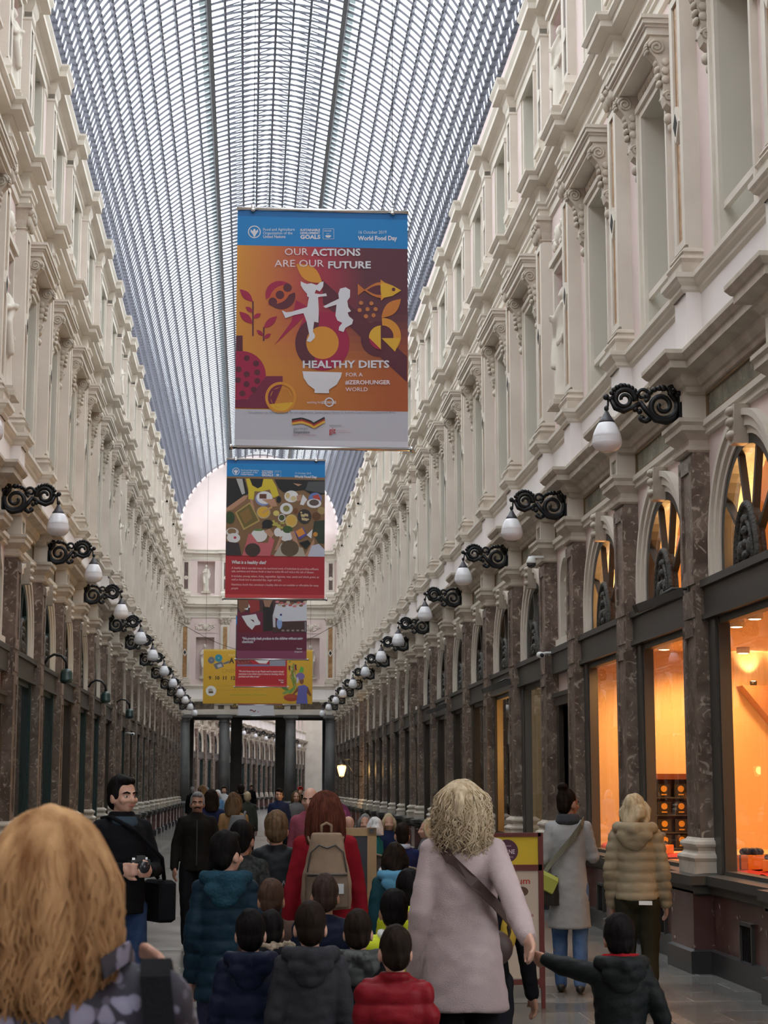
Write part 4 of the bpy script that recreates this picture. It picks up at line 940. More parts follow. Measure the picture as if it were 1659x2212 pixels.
# the two leaping children
a.poly(WHT, [(640, 668), (668, 682), (690, 690), (725, 684), (770, 700), (800, 676), (826, 670), (822, 712), (795, 752), (765, 738), (752, 768), (800, 775), (846, 768), (852, 790), (800, 795), (780, 800), (785, 900), (780, 1008), (745, 1000), (735, 1080), (752, 1110), (750, 1130), (715, 1165), (683, 1158), (706, 1110), (685, 1000), (660, 930), (585, 945), (512, 970), (482, 905), (520, 922), (560, 918), (690, 880), (705, 800), (690, 790), (690, 770), (662, 738), (640, 700)])
a.poly(WHT, [(960, 730), (1005, 718), (1042, 740), (1040, 800), (1018, 830), (1025, 880), (1048, 915), (1020, 925), (1030, 955), (1065, 985), (1055, 1020), (1000, 1050), (985, 1085), (945, 1070), (950, 1040), (975, 1010), (935, 990), (920, 950), (930, 860), (840, 888), (820, 875), (880, 845), (950, 812), (946, 770)])
a.poly(WHT, [(646, 1402), (968, 1412), (960, 1450), (925, 1510), (860, 1552), (862, 1580), (742, 1577), (745, 1550), (690, 1510), (655, 1455)])
PK = (.72, .62, .66)
a.text(PK, 'OUR', 508, 452, 82, .0, 194); a.text(WHT, 'ACTIONS', 730, 458, 82, .025, 400); a.text(PK, 'ARE OUR', 428, 548, 82, .0, 402); a.text(WHT, 'FUTURE', 860, 562, 82, .025, 354)
a.text(WHT, 'HEALTHY DIETS', 645, 1374, 82, .03, 712); a.text(PK, 'FOR A', 998, 1445, 44, .005, 140); a.text(PK, '#ZEROHUNGER', 996, 1508, 46, .03, 368); a.text(PK, 'WORLD', 996, 1564, 44, .005, 182)
a.text(PK, 'working for', 680, 1662, 28, .0, 116); a.text(WHT, '#ZEROHUNGER', 798, 1664, 30, .02, 122); a.ring(WHT, 862, 1652, 28, 38)
GRY = (.22, .22, .26); a.text(GRY, 'This exhibition was made possible with the kind support of the German Federal Ministry for Economic Cooperation and Development (BMZ)', 200, 1742, 26, .0, 1200)
for k_, (c, dy) in enumerate((((.02, .02, .02), 0), ((.35, .03, .02), 16), ((.65, .38, .05), 30))):
    pts = [(556+i*13.4, 1795+dy - 14*math.sin(i*.17) + max(0, i-6)*4.8 - max(0, i-13)*14 + (10 if i > 12 else 0)) for i in range(21)]
    a.line(c, pts, 9)
a.text(GRY, 'german', 566, 1876, 40, .0, 118); a.text((.1, .1, .12), 'cooperation', 566, 1902, 30, .02, 134); a.text((.45, .2, .22), 'DEUTSCHE ZUSAMMENARBEIT', 566, 1922, 14, .0, 190)
a.text(GRY, 'Implemented by', 860, 1845, 20, .01, 102); a.text((.45, .05, .06), 'giz', 858, 1900, 64, .02, 56); a.text((.5, .25, .27), 'Deutsche Gesellschaft fuer', 925, 1882, 14, 0, 90); a.text((.5, .25, .27), 'Internationale Zusammenarbeit', 925, 1898, 14, 0, 110)
a.build('print', b1)
# second banner: a table seen from above over a red caption
def col2(u, v, c=None):
    cv = (c or (u, v))[1]
    if cv < .14: return (.0, .13, .40) if cv < .045 else BLUE
    if cv > .69: return (.38, .018, .03) if cv < .955 else (.55, .06, .07)
    return (.20, .11, .05)
b2, w2, h2 = banner(35.3, (488, 993), (700, 993), (488, 1294), (703, 1294), 'hanging banner with a photo of a shared meal over a red caption', col2)
mp2 = mapper(w2, h2, 0, 0, (113, 150), (1468, 135), (122, 2070), (1490, 2065))
a = Art(mp2); header(a, .96, 113, 215)
BK, DKB, SKN, YL, WH2, TAN = (.012, .012, .014), (.035, .03, .03), (.42, .23, .15), (.56, .44, .03), (.66, .66, .68), (.34, .24, .10)
a.poly(BK, [(118, 415), (360, 415), (420, 620), (330, 700), (118, 860)]); a.poly((.4, .4, .4), [(245, 420), (330, 420), (372, 620), (330, 640)])
a.poly(YL, [(380, 415), (480, 415), (500, 600), (490, 710), (420, 700), (415, 560)]); a.poly(YL, [(620, 415), (740, 415), (800, 520), (838, 640), (760, 680), (710, 560), (600, 590), (500, 590), (470, 520)]); a.poly(BK, [(430, 415), (620, 415), (600, 520), (545, 550), (470, 510)])
a.poly(BK, [(770, 415), (1470, 415), (1475, 610), (1320, 640), (1180, 560), (1000, 580), (900, 600), (830, 540)]); a.poly((.07, .075, .08), [(1240, 440), (1470, 430), (1475, 600), (1200, 560)]); a.poly(SKN, [(1030, 465), (1155, 480), (1100, 505)])
a.poly(SKN, [(118, 830), (360, 650), (410, 650), (380, 710), (200, 850), (125, 870)]); a.poly(SKN, [(440, 700), (475, 700), (515, 880), (480, 870)])
a.disc((.2, .25, .5), 625, 690, 112, 98); a.disc(WH2, 640, 675, 110, 88); a.rect((.10, .035, .02), 570, 625, 668, 690); a.poly(SKN, [(600, 700), (780, 690), (820, 790), (740, 800), (700, 760)]); a.disc(BK, 838, 700, 34, 48)
a.disc(WH2, 1010, 650, 96, 82); a.disc((.55, .42, .2), 960, 640, 30, 40); a.disc((.55, .45, .25), 1040, 680, 40, 36); a.poly(SKN, [(1080, 640), (1150, 620), (1150, 700), (1090, 720)]); a.poly(WH2, [(1130, 760), (1170, 620), (1230, 690), (1180, 770)])
a.disc((.12, .18, .42), 1340, 670, 92, 80); a.poly((.45, .06, .05), [(1300, 640), (1380, 610), (1420, 690), (1340, 700)]); a.disc(WH2, 1325, 740, 100, 64); a.disc((.10, .07, .06), 1325, 730, 68, 44)
a.poly((.42, .30, .10), [(240, 890), (440, 740), (585, 1000), (360, 1130)]); a.poly((.14, .11, .03), [(262, 890), (440, 765), (560, 990), (370, 1100)]); a.poly((.22, .13, .04), [(300, 900), (420, 820), (480, 960), (380, 1050)])
a.disc((.45, .35, .2), 630, 880, 95, 86); a.disc((.62, .36, .03), 630, 876, 78, 70); a.line((.5, .3, .12), [(610, 890), (745, 800)], 14); a.disc((.6, .5, .15), 806, 888, 42, 38)
a.disc(WH2, 944, 822, 88, 80); a.disc((.22, .20, .06), 944, 820, 46, 44); a.disc(WH2, 882, 950, 50, 54); a.disc((.06, .08, .03), 882, 948, 40, 42); a.disc((.55, .40, .15), 1015, 990, 84, 92); a.disc((.60, .36, .06), 1015, 985, 62, 66)
a.disc((.03, .025, .025), 1195, 925, 96, 102); 
for i in range(16): a.disc((.5, .4, .22), 1150+(i*37) % 100, 870+(i*53) % 110, 14, 12)
a.disc(TAN, 1430, 840, 56, 52); a.disc((.12, .05, .02), 1360, 920, 60, 56); a.disc((.15, .06, .02), 1070, 850, 34, 40)
a.disc(BK, 690, 1040, 78, 62); a.poly(BK, [(610, 1100), (650, 1000), (770, 1030), (720, 1100)])
for i in range(12): a.disc((.4, .36, .08), 770+(i*41) % 150, 1000+(i*29) % 90, 20, 16)
a.disc((.03, .06, .02), 170, 960, 66, 84); a.disc((.55, .55, .55), 205, 1160, 88, 60); a.disc((.2, .12, .06), 200, 1150, 60, 40); a.disc(WH2, 225, 1240, 92, 66); a.disc((.4, .02, .05), 245, 1235, 20, 18)
a.disc(WH2, 575, 1200, 110, 90); a.disc((.10, .2, .05), 560, 1125, 70, 14); a.disc(WH2, 950, 1190, 96, 84); a.disc((.05, .10, .03), 965, 1110, 70, 50); a.disc(WH2, 830, 1150, 50, 60)
a.poly((.10, .08, .3), [(1060, 1140), (1180, 1070), (1240, 1180), (1130, 1250)]); a.poly((.62, .24, .03), [(1075, 1135), (1165, 1080), (1210, 1160), (1120, 1215)]); a.poly(WH2, [(1230, 1180), (1310, 1100), (1295, 1230)])
a.poly((.03, .045, .03), [(1330, 990), (1478, 970), (1480, 1300), (1400, 1290), (1310, 1160)]); a.disc((.55, .25, .05), 1350, 1170, 32)
a.poly(SKN, [(1000, 1140), (1060, 1130), (1180, 1480), (1120, 1480)]); a.poly(SKN, [(860, 1220), (900, 1200), (830, 1400), (790, 1400)]); a.poly(SKN, [(1200, 1480), (1330, 1230), (1340, 1290), (1270, 1480)])
a.poly((.035, .025, .03), [(122, 1290), (300, 1310), (340, 1480), (122, 1480)]); a.poly((.5, .12, .14), [(350, 1480), (430, 1180), (470, 1180), (560, 1300), (700, 1300), (720, 1200), (790, 1260), (730, 1480)]); a.disc((.045, .03, .025), 490, 1400, 106, 92)
a.poly((.4, .36, .3), [(780, 1480), (880, 1300), (1180, 1360), (1220, 1480)]); a.disc((.10, .07, .04), 1000, 1370, 125, 112); a.poly((.48, .5, .62), [(1250, 1480), (1300, 1330), (1400, 1300), (1480, 1380), (1485, 1478)])
a.poly(SKN, [(640, 1140), (720, 1100), (780, 1180), (740, 1230), (690, 1190)]); a.poly(BK, [(1130, 1290), (1250, 1250), (1290, 1300), (1220, 1380)])
a.text(WHT, 'What is a healthy diet?', 202, 1592, 62, .03, 478, shear=.2)
for i, (t_, w) in enumerate((('A healthy diet is one that meets the nutritional needs of individuals by providing sufficient,', 1200), ('safe, nutritious and diverse foods to lead an active life and reduce the risk of disease.', 1135), (None, 0), ('It includes, among others, fruits, vegetables, legumes, nuts, seeds and whole grains, as', 1205), ('well as foods low in saturated fats, sugar and salt.', 690), (None, 0), ('Nutritious foods that constitute a healthy diet are not available or affordable for many', 1205), ('people', 96))):
    if t_: a.text((.75, .45, .47), t_, 204, [1664, 1708, 0, 1775, 1822, 0, 1890, 1940][i], 40, .012, w, shear=.2)
a.build('print', b2)
# third: dark red, a market table; fourth: red; then the yellow cinema banner and two small far ones
def col3(u, v, c=None):
    cv = (c or (u, v))[1]
    if cv < .14: return BLUE
    if cv < .645: return (.06, .025, .025)
    return (.135, .012, .04) if cv < .94 else (.24, .05, .11)
b3, w3, h3 = banner(50.6, (513, 1130), (664, 1130), (513, 1424), (662, 1425), 'hanging banner with dark red caption about fresh produce, behind the shared meal banner', col3)
k3 = h3/(1424-1130)
mp3 = mapper(w3, h3, 0, 0, (568, 1280-1115+0), (1440, 165), (545, 845), (1425, 855))
mp3 = mapper(w3, h3, 0, 0, (574, -890), (1440, -890), (545, 845), (1425, 855))
a = Art(mp3); a.text(WHT, 'World Food Day', 1180, -700, 40, .03, 210); a.text(WHT, 'Food and Agriculture', 700, -730, 24, .01, 180)
a.poly((.16, .01, .02), [(572, 330), (850, 430), (900, 510), (565, 510)]); a.poly((.02, .015, .015), [(880, 130), (1000, 110), (1020, 480), (880, 500)]); a.poly((.2, .09, .05), [(572, 90), (690, 90), (720, 200), (600, 260), (572, 200)]); a.poly((.28, .03, .03), [(690, 90), (830, 90), (840, 230), (720, 270)]); a.poly((.3, .16, .1), [(880, 90), (1000, 95), (960, 190), (900, 180)])
a.poly(WH2, [(610, 300), (790, 275), (820, 350), (845, 380), (840, 410), (780, 420), (740, 475), (680, 420)]); a.poly((.08, .015, .02), [(715, 340), (760, 350), (770, 385)]); a.poly(WH2, [(640, 210), (720, 190), (700, 145), (690, 225)])
a.poly((.6, .6, .66), [(1040, 150), (1435, 130), (1430, 360), (1125, 370), (1000, 300)]); a.rect((.06, .03, .025), 1000, 375, 1430, 510)
for i in range(14): a.disc([(.55, .2, .22), (.5, .42, .3), (.45, .1, .08), (.2, .1, .05)][i % 4], 1060+i*27, 120+(i*37) % 60, 26, 15)
a.disc((.25, .35, .6), 1085, 395, 34, 70); a.disc((.5, .6, .75), 1092, 330, 22, 30); a.disc((.02, .03, .2), 1105, 285, 14); a.rect((.3, .3, .36), 1405, 375, 1415, 500); a.poly((.55, .52, .55), [(1000, 300), (1035, 300), (1035, 445), (1005, 440)])
for i in range(5): a.disc((.3, .2, .18), 1130+i*62, 485, 20, 12)
a.text(WHT, '"We provide fresh produce to the children without using', 612, 600, 46, .03, 768, shear=.2); a.text(WHT, 'chemicals."', 612, 640, 46, .03, 164, shear=.2); a.text(WHT, 'Farmer', 1300, 725, 28, .03, 72, shear=.2); a.text(WHT, 'Kyrgyzstan', 1274, 762, 28, .02, 100, shear=.2)
a.build('print', b3)
def col4(u, v, c=None):
    cv = (c or (u, v))[1]
    if cv < .14: return BLUE
    if cv < .63: return (.05, .035, .05)
    return (.42, .016, .025) if cv < .955 else (.55, .05, .05)
b4, w4, h4 = banner(68.0, (510, 1330), (621, 1330), (508, 1484), (620, 1484), 'hanging banner with bright red caption in front of the yellow banner', col4)
mp4 = mapper(w4, h4, 0, 0, (530, 270), (1192, 270), (520, 1212), (1190, 1212))
a = Art(mp4); a.text(WHT, 'World Food Day', 980, 360, 40, .03, 180)
a.poly((.2, .03, .04), [(530, 855), (700, 860), (760, 930), (540, 940)]); a.poly(WH2, [(770, 860), (960, 860), (920, 905), (830, 900)]); a.rect((.25, .26, .33), 965, 860, 1170, 935); a.rect((.2, .17, .3), 545, 915, 960, 940)
for i in range(8): a.disc((.35, .08, .05), 550+i*20, 870+(i*23) % 50, 11)
for i, (t_, w) in enumerate((('"We don\'t know how to eat. People need to acquire enough', 585), ('awareness to be critical when it comes to choosing what to', 590), ('purchase and what to eat."', 275))): a.text((.78, .55, .56), t_, 563, 1018+34*i, 34, .02, w, shear=.2)
a.text(WHT, 'Farmer', 1080, 1128, 24, .03, 68); a.text(WHT, 'Italy', 1110, 1156, 24, .03, 38); a.build('print', b4)
YW = (.62, .36, .025)
def coly(u, v, c=None): return YW if (c or (u, v))[1] > .03 else (.70, .47, .10)
by, wy, hy = banner(76.0, (439, 1403), (676, 1403), (439, 1520), (674, 1520), 'wide yellow cinema banner hanging across the hall near the end wall', coly, rails=False)
mpy = mapper(wy, hy, 0, 0, (115, 727), (1525, 727), (108, 1420), (1508, 1425))
a = Art(mpy); GR2, TEAL, INK = (.14, .15, .18), (.02, .24, .33), (.05, .03, .015)
a.disc(GR2, 215, 868, 44); a.disc((.3, .3, .33), 215, 868, 10); a.disc(TEAL, 308, 840, 48); a.disc(WHT, 308, 840, 6); a.poly(GR2, [(240, 920), (350, 880), (375, 950), (275, 985)]); a.poly((.45, .45, .48), [(285, 930), (340, 912), (355, 950), (300, 965)]); a.poly(GR2, [(360, 905), (450, 870), (440, 905), (372, 920)])
a.text((.75, .62, .25), 'FESTIVAL', 435, 815, 34, .0, 180); a.text(INK, 'A', 448, 905, 96, .04, 62); a.text((.42, .25, .02), 'CINEM', 345, 1025, 66, .0, 190)
for t_, x in (('9', 182), ('10', 258), ('11', 356), ('12', 460)): a.text(INK, t_, x, 1115, 62, .04)
a.line((.3, .2, .02), [(232, 1070), (232, 1115)], 2)
a.disc((.75, .75, .72), 212, 1260, 66); a.disc((.4, .36, .3), 205, 1250, 30, 22); a.rect((.12, .08, .02), 180, 1265, 240, 1290)
a.text((.42, .27, .03), 'decouvrez les films et les rencontres du festival', 290, 1200, 26, .0, 420); a.text((.42, .27, .03), 'projections, debats, marche', 290, 1255, 26, .0, 600); a.text((.35, .36, .04), 'entree libre', 455, 1318, 30, .01, 480)
a.poly((.12, .01, .015), [(1212, 930), (1232, 935), (1228, 1010), (1210, 980)]); a.poly((.05, .01, .03), [(1290, 915), (1310, 920), (1315, 1000), (1290, 985)])
for i in range(22): a.leaf([(.12, .25, .04), (.25, .35, .06), (.5, .12, .03), (.6, .45, .2)][i % 4], 1210+(i*31) % 110, 900+(i*47) % 330, 1240+(i*53) % 90, 870+(i*61) % 330, 9)
a.line((.16, .22, .04), [(1285, 1240), (1250, 1100), (1275, 900)], 7); a.disc((.10, .2, .04), 1160, 1230, 60, 18, rot=25); a.disc((.2, .33, .08), 1190, 1270, 70, 18, rot=-20); a.disc((.15, .3, .06), 1250, 1250, 60, 18, rot=-50)
a.disc((.38, .05, .02), 1240, 1345, 98, 46); a.disc((.45, .08, .03), 1240, 1330, 98, 20)
a.poly((.12, .12, .38), [(1330, 1195), (1410, 1180), (1460, 1210), (1440, 1290), (1450, 1424), (1300, 1424), (1320, 1300)]); a.poly((.22, .08, .035), [(1455, 1210), (1498, 1310), (1490, 1330), (1440, 1290)]); a.poly((.22, .08, .035), [(1330, 1200), (1255, 1300), (1270, 1310), (1330, 1260)]); a.disc((.22, .08, .035), 1375, 1130, 28, 45); a.disc((.2, .14, .36), 1360, 1070, 56, 46); a.poly((.10, .36, .06), [(1340, 1020), (1370, 940), (1405, 960), (1400, 1020)]); a.disc((.5, .5, .62), 1322, 1120, 14, 40)
a.build('print', by)
def col6(u, v, c=None): cv = (c or (u, v))[1]; return (.22, .03, .06) if cv > .93 else (.3, .05, .04)
b6, w6, h6 = banner(80.5, (515, 1385), (611, 1385), (515, 1523), (611, 1523), 'dark red banner mostly hidden behind the yellow banner', col6, ngrid=(6, 20))
def col5(u, v, c=None):
    cv = (c or (u, v))[1]
    if cv < .15: return BLUE
    if cv > .77: return (.66, .66, .70)
    return mix((.35, .03, .08), (.5, .16, .04), u*1.2)
b5, w5, h5 = banner(85.5, (516, 1420), (592, 1420), (514, 1546), (592, 1546), 'small banner with white foot, hanging lowest and farthest before the entablature', col5)
mp5 = mapper(w5, h5, 0, 0, (565, 830), (1020, 830), (560, 1580), (1020, 1580))
a = Art(mp5); a.line((.03, .02, .02), [(710, 1510), (735, 1506), (765, 1528), (790, 1512)], 5); a.line((.4, .05, .03), [(712, 1517), (738, 1513), (765, 1534), (790, 1518)], 3); a.text((.45, .05, .06), 'giz', 808, 1535, 24, .02, 22); a.build('print', b5)
# ------------------------------------------------------------------ figures
def remesh(mb, voxel, smooth=4, disp=None):
    me = bpy.data.meshes.new('tmp'); me.from_pydata(mb.v, [], mb.f); o = bpy.data.objects.new('tmp', me); S.collection.objects.link(o)
    m = o.modifiers.new('r', 'REMESH'); m.mode = 'VOXEL'; m.voxel_size = voxel
    if smooth: k = o.modifiers.new('s', 'SMOOTH'); k.iterations = smooth; k.factor = .5
    dg = bpy.context.evaluated_depsgraph_get(); out = bpy.data.meshes.new_from_object(o.evaluated_get(dg))
    bpy.data.objects.remove(o); bpy.data.meshes.remove(me)
    if disp:
        N = [v.normal.copy() for v in out.vertices]
        for v, n in zip(out.vertices, N): v.co += n*disp(v.co, n)
    out.polygons.foreach_set('use_smooth', [True]*len(out.polygons)); out.update()
    return out
def mesh_obj(me, name, m, parent=None):
    me.name = name; me.materials.clear(); me.materials.append(m); o = bpy.data.objects.new(name, me); S.collection.objects.link(o)
    if parent: o.parent = parent
    return o
def limb(mb, pts, rs):
    mb.tube(pts, rs, 12)
    for p, r in zip(pts, rs): mb.ell(p, (r, r, r), 12, 8)
def loft(mb, rings, n=28):
    vs = []; fs = []
    for z, rx, ry, cx, cy in rings:
        for i in range(n): a = 2*PI*i/n; vs.append((cx+rx*math.cos(a), cy+ry*math.sin(a), z))
    for j in range(len(rings)-1):
        for i in range(n): fs.append((j*n+i, j*n+(i+1) % n, (j+1)*n+(i+1) % n, (j+1)*n+i))
    fs.append(tuple(range(n-1, -1, -1))); k = (len(rings)-1)*n; fs.append(tuple(range(k, k+n)))
    mb.add(vs, fs, True)
def nz(p, s): return noise.noise(Vector(p)*s)
AD = [0, .285, .52, .815, .865, 1.0]; KD = [0, .255, .465, .785, .838, 1.0]
def hairmat(name, c, c2, scale=50, rough=.6): return mat(name, c, rough, c2=c2, scale=scale, lo=.3, hi=.7, stretch=(1, 1, .09), coord='Object', bump=.35, bscale=90, spec=.05)
SKIN = mat('skin_light', (.50, .28, .20), .5, c2=(.56, .32, .235), scale=8, coord='Object', spec=.35)
SKIN2 = mat('skin_tan', (.34, .175, .115), .5, c2=(.40, .21, .14), scale=8, coord='Object', spec=.35)
SKIN3 = mat('skin_brown', (.17, .085, .055), .5, c2=(.21, .11, .07), scale=8, coord='Object', spec=.35)
H_BLACK = hairmat('hair_black', (.004, .0035, .0035), (.012, .0095, .009)); H_DARK = hairmat('hair_dark_brown', (.008, .005, .004), (.024, .015, .010)); H_BROWN = hairmat('hair_brown', (.06, .035, .02), (.16, .10, .055))
H_AUB = hairmat('hair_auburn', (.05, .014, .010), (.13, .042, .025)); H_BLOND = hairmat('hair_blonde', (.34, .245, .14), (.66, .54, .38)); H_GREY = hairmat('hair_grey', (.10, .10, .10), (.30, .29, .28)); H_WHITE = hairmat('hair_white', (.5, .5, .5), (.75, .75, .75)); H_GINGER = hairmat('hair_ginger_blonde', (.22, .095, .036), (.68, .41, .20), 22)
H_BEIGE = hairmat('hair_beige_blonde', (.34, .26, .15), (.55, .45, .30))
def fabric(name, c, c2=None, rough=.85, bump=.15, bscale=120, scale=6): return mat(name, c, rough, c2=c2 or tuple(x*1.35 for x in c), scale=scale, coord='Object', bump=bump, bscale=bscale, spec=.1)
class Fig:
    def __init__(s, X, Y, H, yaw=0, kid=False, label='', cat='person', group=None, skin=SKIN, sit=0.0, girth=1.0, turn=0, tilt=0, vox=None, stride=.0, R=None, L=None, shoulders=1.0, lean=0):
        s.H = H; s.kid = kid; s.sit = sit; s.g = girth*(1.06 if kid else 1.0); s.vox = vox or .0062*H; s.sh = shoulders
        s.root = empty('person', (X, Y, 0), math.radians(yaw), label, cat, group)
        s.turn, s.tilt = math.radians(turn), math.radians(tilt); s.stride = stride
        s.R = R or ((.113, -.015, .64), (.120, .035, .49)); s.L = L or ((-.113, -.015, .64), (-.120, .035, .49))
        s.lean = lean
        hs = 1.19 if kid else 1.0; pv = s.P((0, -.004, .868))
        s.HM = Matrix.Translation(pv) @ Matrix.Rotation(s.turn, 4, 'Z') @ Matrix.Rotation(s.tilt, 4, 'X') @ Matrix.Diagonal((hs*H, hs*H, hs*H, 1)) @ Matrix.Translation((0, .004, -.868))
        s.body(skin)
    def z(s, a):
        if s.kid:
            for i in range(5):
                if a <= AD[i+1] or i == 4: a = KD[i]+(KD[i+1]-KD[i])*(a-AD[i])/(AD[i+1]-AD[i]); break
        return a
    def P(s, p, leg=False):
        x, y, z = p; z = s.z(z)
        if s.sit and not leg: z -= s.sit
        return Vector((x*s.g*s.H, (y*s.g + s.lean*max(0, z-.5))*s.H, z*s.H))
    def r(s, v): return v*s.H*s.g
    def Sh(s, sd): return (sd*.085*s.sh, -.005, .806)
    def hand(s, mb, E, Wr, sd):
        H = s.H; k = H*(1.08 if s.kid else 1); f = (Wr-E).normalized(); n = Vector((sd, .25, 0)); n = (n-f*n.dot(f)).normalized(); w = f.cross(n)*(-sd)
        if w.y < 0: w = -w
        limb(mb, [Wr, Wr+f*.02*k], [.0165*k, .016*k])
        for i in range(4):
            q = Wr + w*((i-1.5)*.0105*k); limb(mb, [q+f*.012*k, q+f*.05*k], [.010*k, .0095*k])
        for i, ln in enumerate((.034, .042, .045, .038)):
            q = Wr + w*((i-1.5)*.0112*k) + f*.052*k; c = -n*sd*0 - n
            limb(mb, [q, q+f*ln*.5*k+c*.006*k, q+f*ln*.85*k+c*.02*k], [.0062*k, .006*k, .0052*k])
        limb(mb, [Wr+w*.016*k+f*.012*k, Wr+w*.032*k+f*.034*k-n*.004*k, Wr+w*.036*k+f*.055*k-n*.01*k], [.0085*k, .0075*k, .006*k])
    def legs_pts(s):
        out = []
        for sd in (-1, 1):
            st = s.stride*sd
            if s.sit: hip = s.P((sd*.05, 0, .52)); kn = Vector((sd*.06*s.H, .25*s.H, hip.z)); an = Vector((sd*.06*s.H, .24*s.H, .04*s.H))
            else:
                hip = s.P((sd*.05, 0, .52)); kn = s.P((sd*.052, st*.5+.012, .285)); an = s.P((sd*.05, st-.005, .045 if st >= 0 else .045-st*.12))
            out.append((sd, hip, kn, an))
        return out
    def body(s, skin):
        mb = MB(); P, r, H = s.P, s.r, s.H
        mb.X = s.HM
        mb.ell((0, -.008, .937), (.044, .055, .060), 18, 12); mb.ell((0, .010, .908), (.037, .042, .050), 16, 10); mb.ell((0, .030, .880), (.021, .018, .014), 12, 8)
        limb(mb, [(0, .050, .928), (0, .060, .908)], [.005, .0095]); mb.ell((0, .040, .936), (.032, .012, .007), 12, 6)
        for sd in (-1, 1):
            mb.ell((sd*.045, -.004, .914), (.007, .014, .020), 10, 8); mb.ell((sd*.024, .036, .908), (.016, .014, .013), 10, 8); mb.ell((sd*.012, .052, .906), (.006, .008, .005), 8, 6)
        mb.ell((0, .048, .8935), (.015, .006, .004), 10, 6); mb.ell((0, .047, .8865), (.013, .007, .0045), 10, 6)
        mb.X = None
        limb(mb, [P((0, -.014, .82)), P((0, -.006, .885))], [r(.034), r(.030)])
        for c, rr in (((0, 0, .74), (.088, .060, .095)), ((0, .004, .62), (.074, .056, .10)), ((0, -.008, .535), (.072, .060, .075))): mb.ell(P(c), (r(rr[0]), r(rr[1]), rr[2]*H), 16, 12)
        for sd in (-1, 1):
            S0 = P(s.Sh(sd)); limb(mb, [P((sd*.025, -.01, .818)), P((sd*.078*s.sh, -.006, .795))], [r(.026), r(.028)])
            E, Wr = [P(q) for q in (s.R if sd > 0 else s.L)]
            S0 = P((sd*.080*s.sh, -.005, .795)); limb(mb, [S0, S0.lerp(E, .5), E, E.lerp(Wr, .4), Wr], [r(.028), r(.026), r(.025), r(.025), r(.0165)]); s.hand(mb, E, Wr, sd)
        for sd, hip, kn, an in s.legs_pts():
            limb(mb, [hip, hip.lerp(kn, .5), kn, kn.lerp(an, .35), an], [r(.048), r(.045), r(.036), r(.036), r(.023)])
            fo = an.copy(); fo.z = max(.018*H, an.z-.027*H); limb(mb, [fo+Vector((0, -.018*H, 0)), fo+Vector((0, .04*H, 0)), fo+Vector((0, .085*H, -.002*H))], [.018*H, .02*H, .015*H])
        s.bodyo = mesh_obj(remesh(mb, s.vox, 3), 'body', skin, s.root)
    def hd(s, mb): mb.X = s.HM; return mb
    def face(s, brow=H_DARK, moustache=None, stubble=None):
        e = s.hd(MB()); wt = mat('eye_white', (.65, .63, .6), .3); ir = mat('eye_dark', (.02, .012, .008), .2)
        for sd in (-1, 1):
            e = s.hd(MB()); e.mi = 0; e.ell((sd*.0185, .0435, .922), (.0075, .006, .0038), 12, 8); e.mi = 1; e.ell((sd*.0185, .0480, .9222), (.0036, .0028, .0036), 10, 6); e.build('eye', [wt, ir], s.root)
            b = s.hd(MB()); limb(b, [(sd*.008, .0515, .9345), (sd*.02, .0505, .938), (sd*.031, .043, .934)], [.0028, .0034, .002]); b.build('eyebrow', brow, s.root)
        l = s.hd(MB()); l.ell((0, .0535, .890), (.0135, .0035, .0055), 12, 6); l.build('lips', mat('lips', (.32, .12, .09), .5), s.root)
        if moustache: m = s.hd(MB()); limb(m, [(-.018, .049, .893), (0, .0555, .8985), (.018, .049, .893)], [.004, .0055, .004]); m.build('moustache', moustache, s.root)
    def hair(s, m, style='short', L=.0, vol=1.0, seed=1, name='hair'):
        mb = s.hd(MB())
        k = vol
        mb.ell((0, -.014, .945), (.047*k, .054*k, .059*k), 20, 14); mb.ell((0, -.032, .915), (.042*k, .034*k, .044*k), 16, 10)
        if style == 'short':
            mb.ell((0, .022, .978), (.034*k, .028*k, .020), 12, 8)
            for sd in (-1, 1): mb.ell((sd*.041, .006, .932), (.007, .016, .024), 10, 8)
        if style == 'buzz': mb.ell((0, .014, .975), (.034*k, .03*k, .018), 12, 8)
        if style == 'bun': mb.ell((0, -.040, 1.008), (.030, .028, .024), 14, 10); mb.ell((0, -.035, .975), (.03, .03, .03))
        if style in ('bob', 'long'):
            zb = L; zz = [.955, .93, .90, .87]; q = .87
            while q > zb+.02: q -= .025; zz.append(max(q, zb))
            rings = []
            for z_ in zz:
                t_ = (.955-z_)/(.955-zb); rings.append((z_, .046*k+.016*math.sin(PI*min(1, t_*1.05))*k*1.3 - .012*t_**4, .040+.006*t_, 0, -.028-.016*t_))
            loft(mb, rings)
            for sd in (-1, 1): limb(mb, [(sd*.04, .012, .965), (sd*.050*k, .018, .93), (sd*.052*k, .008, .89), (sd*.05*k, -.01, max(zb, .86))], [.010, .014, .015, .012])
        H = s.H; rr = seed*7.3
        amp = {'short': .0045, 'buzz': .0012, 'bun': .004, 'bob': .006, 'long': .008}[style]*H
        dv = lambda p, n: amp*(nz((p.x*1+rr, p.y, p.z*.35), 46/H)*.9+nz((p.x+rr, p.y, p.z*.3), 16/H)*.9)
        o = mesh_obj(remesh(mb, .0045*H if H > 1.3 else .005*H, 2, dv), name, m, s.root); return o
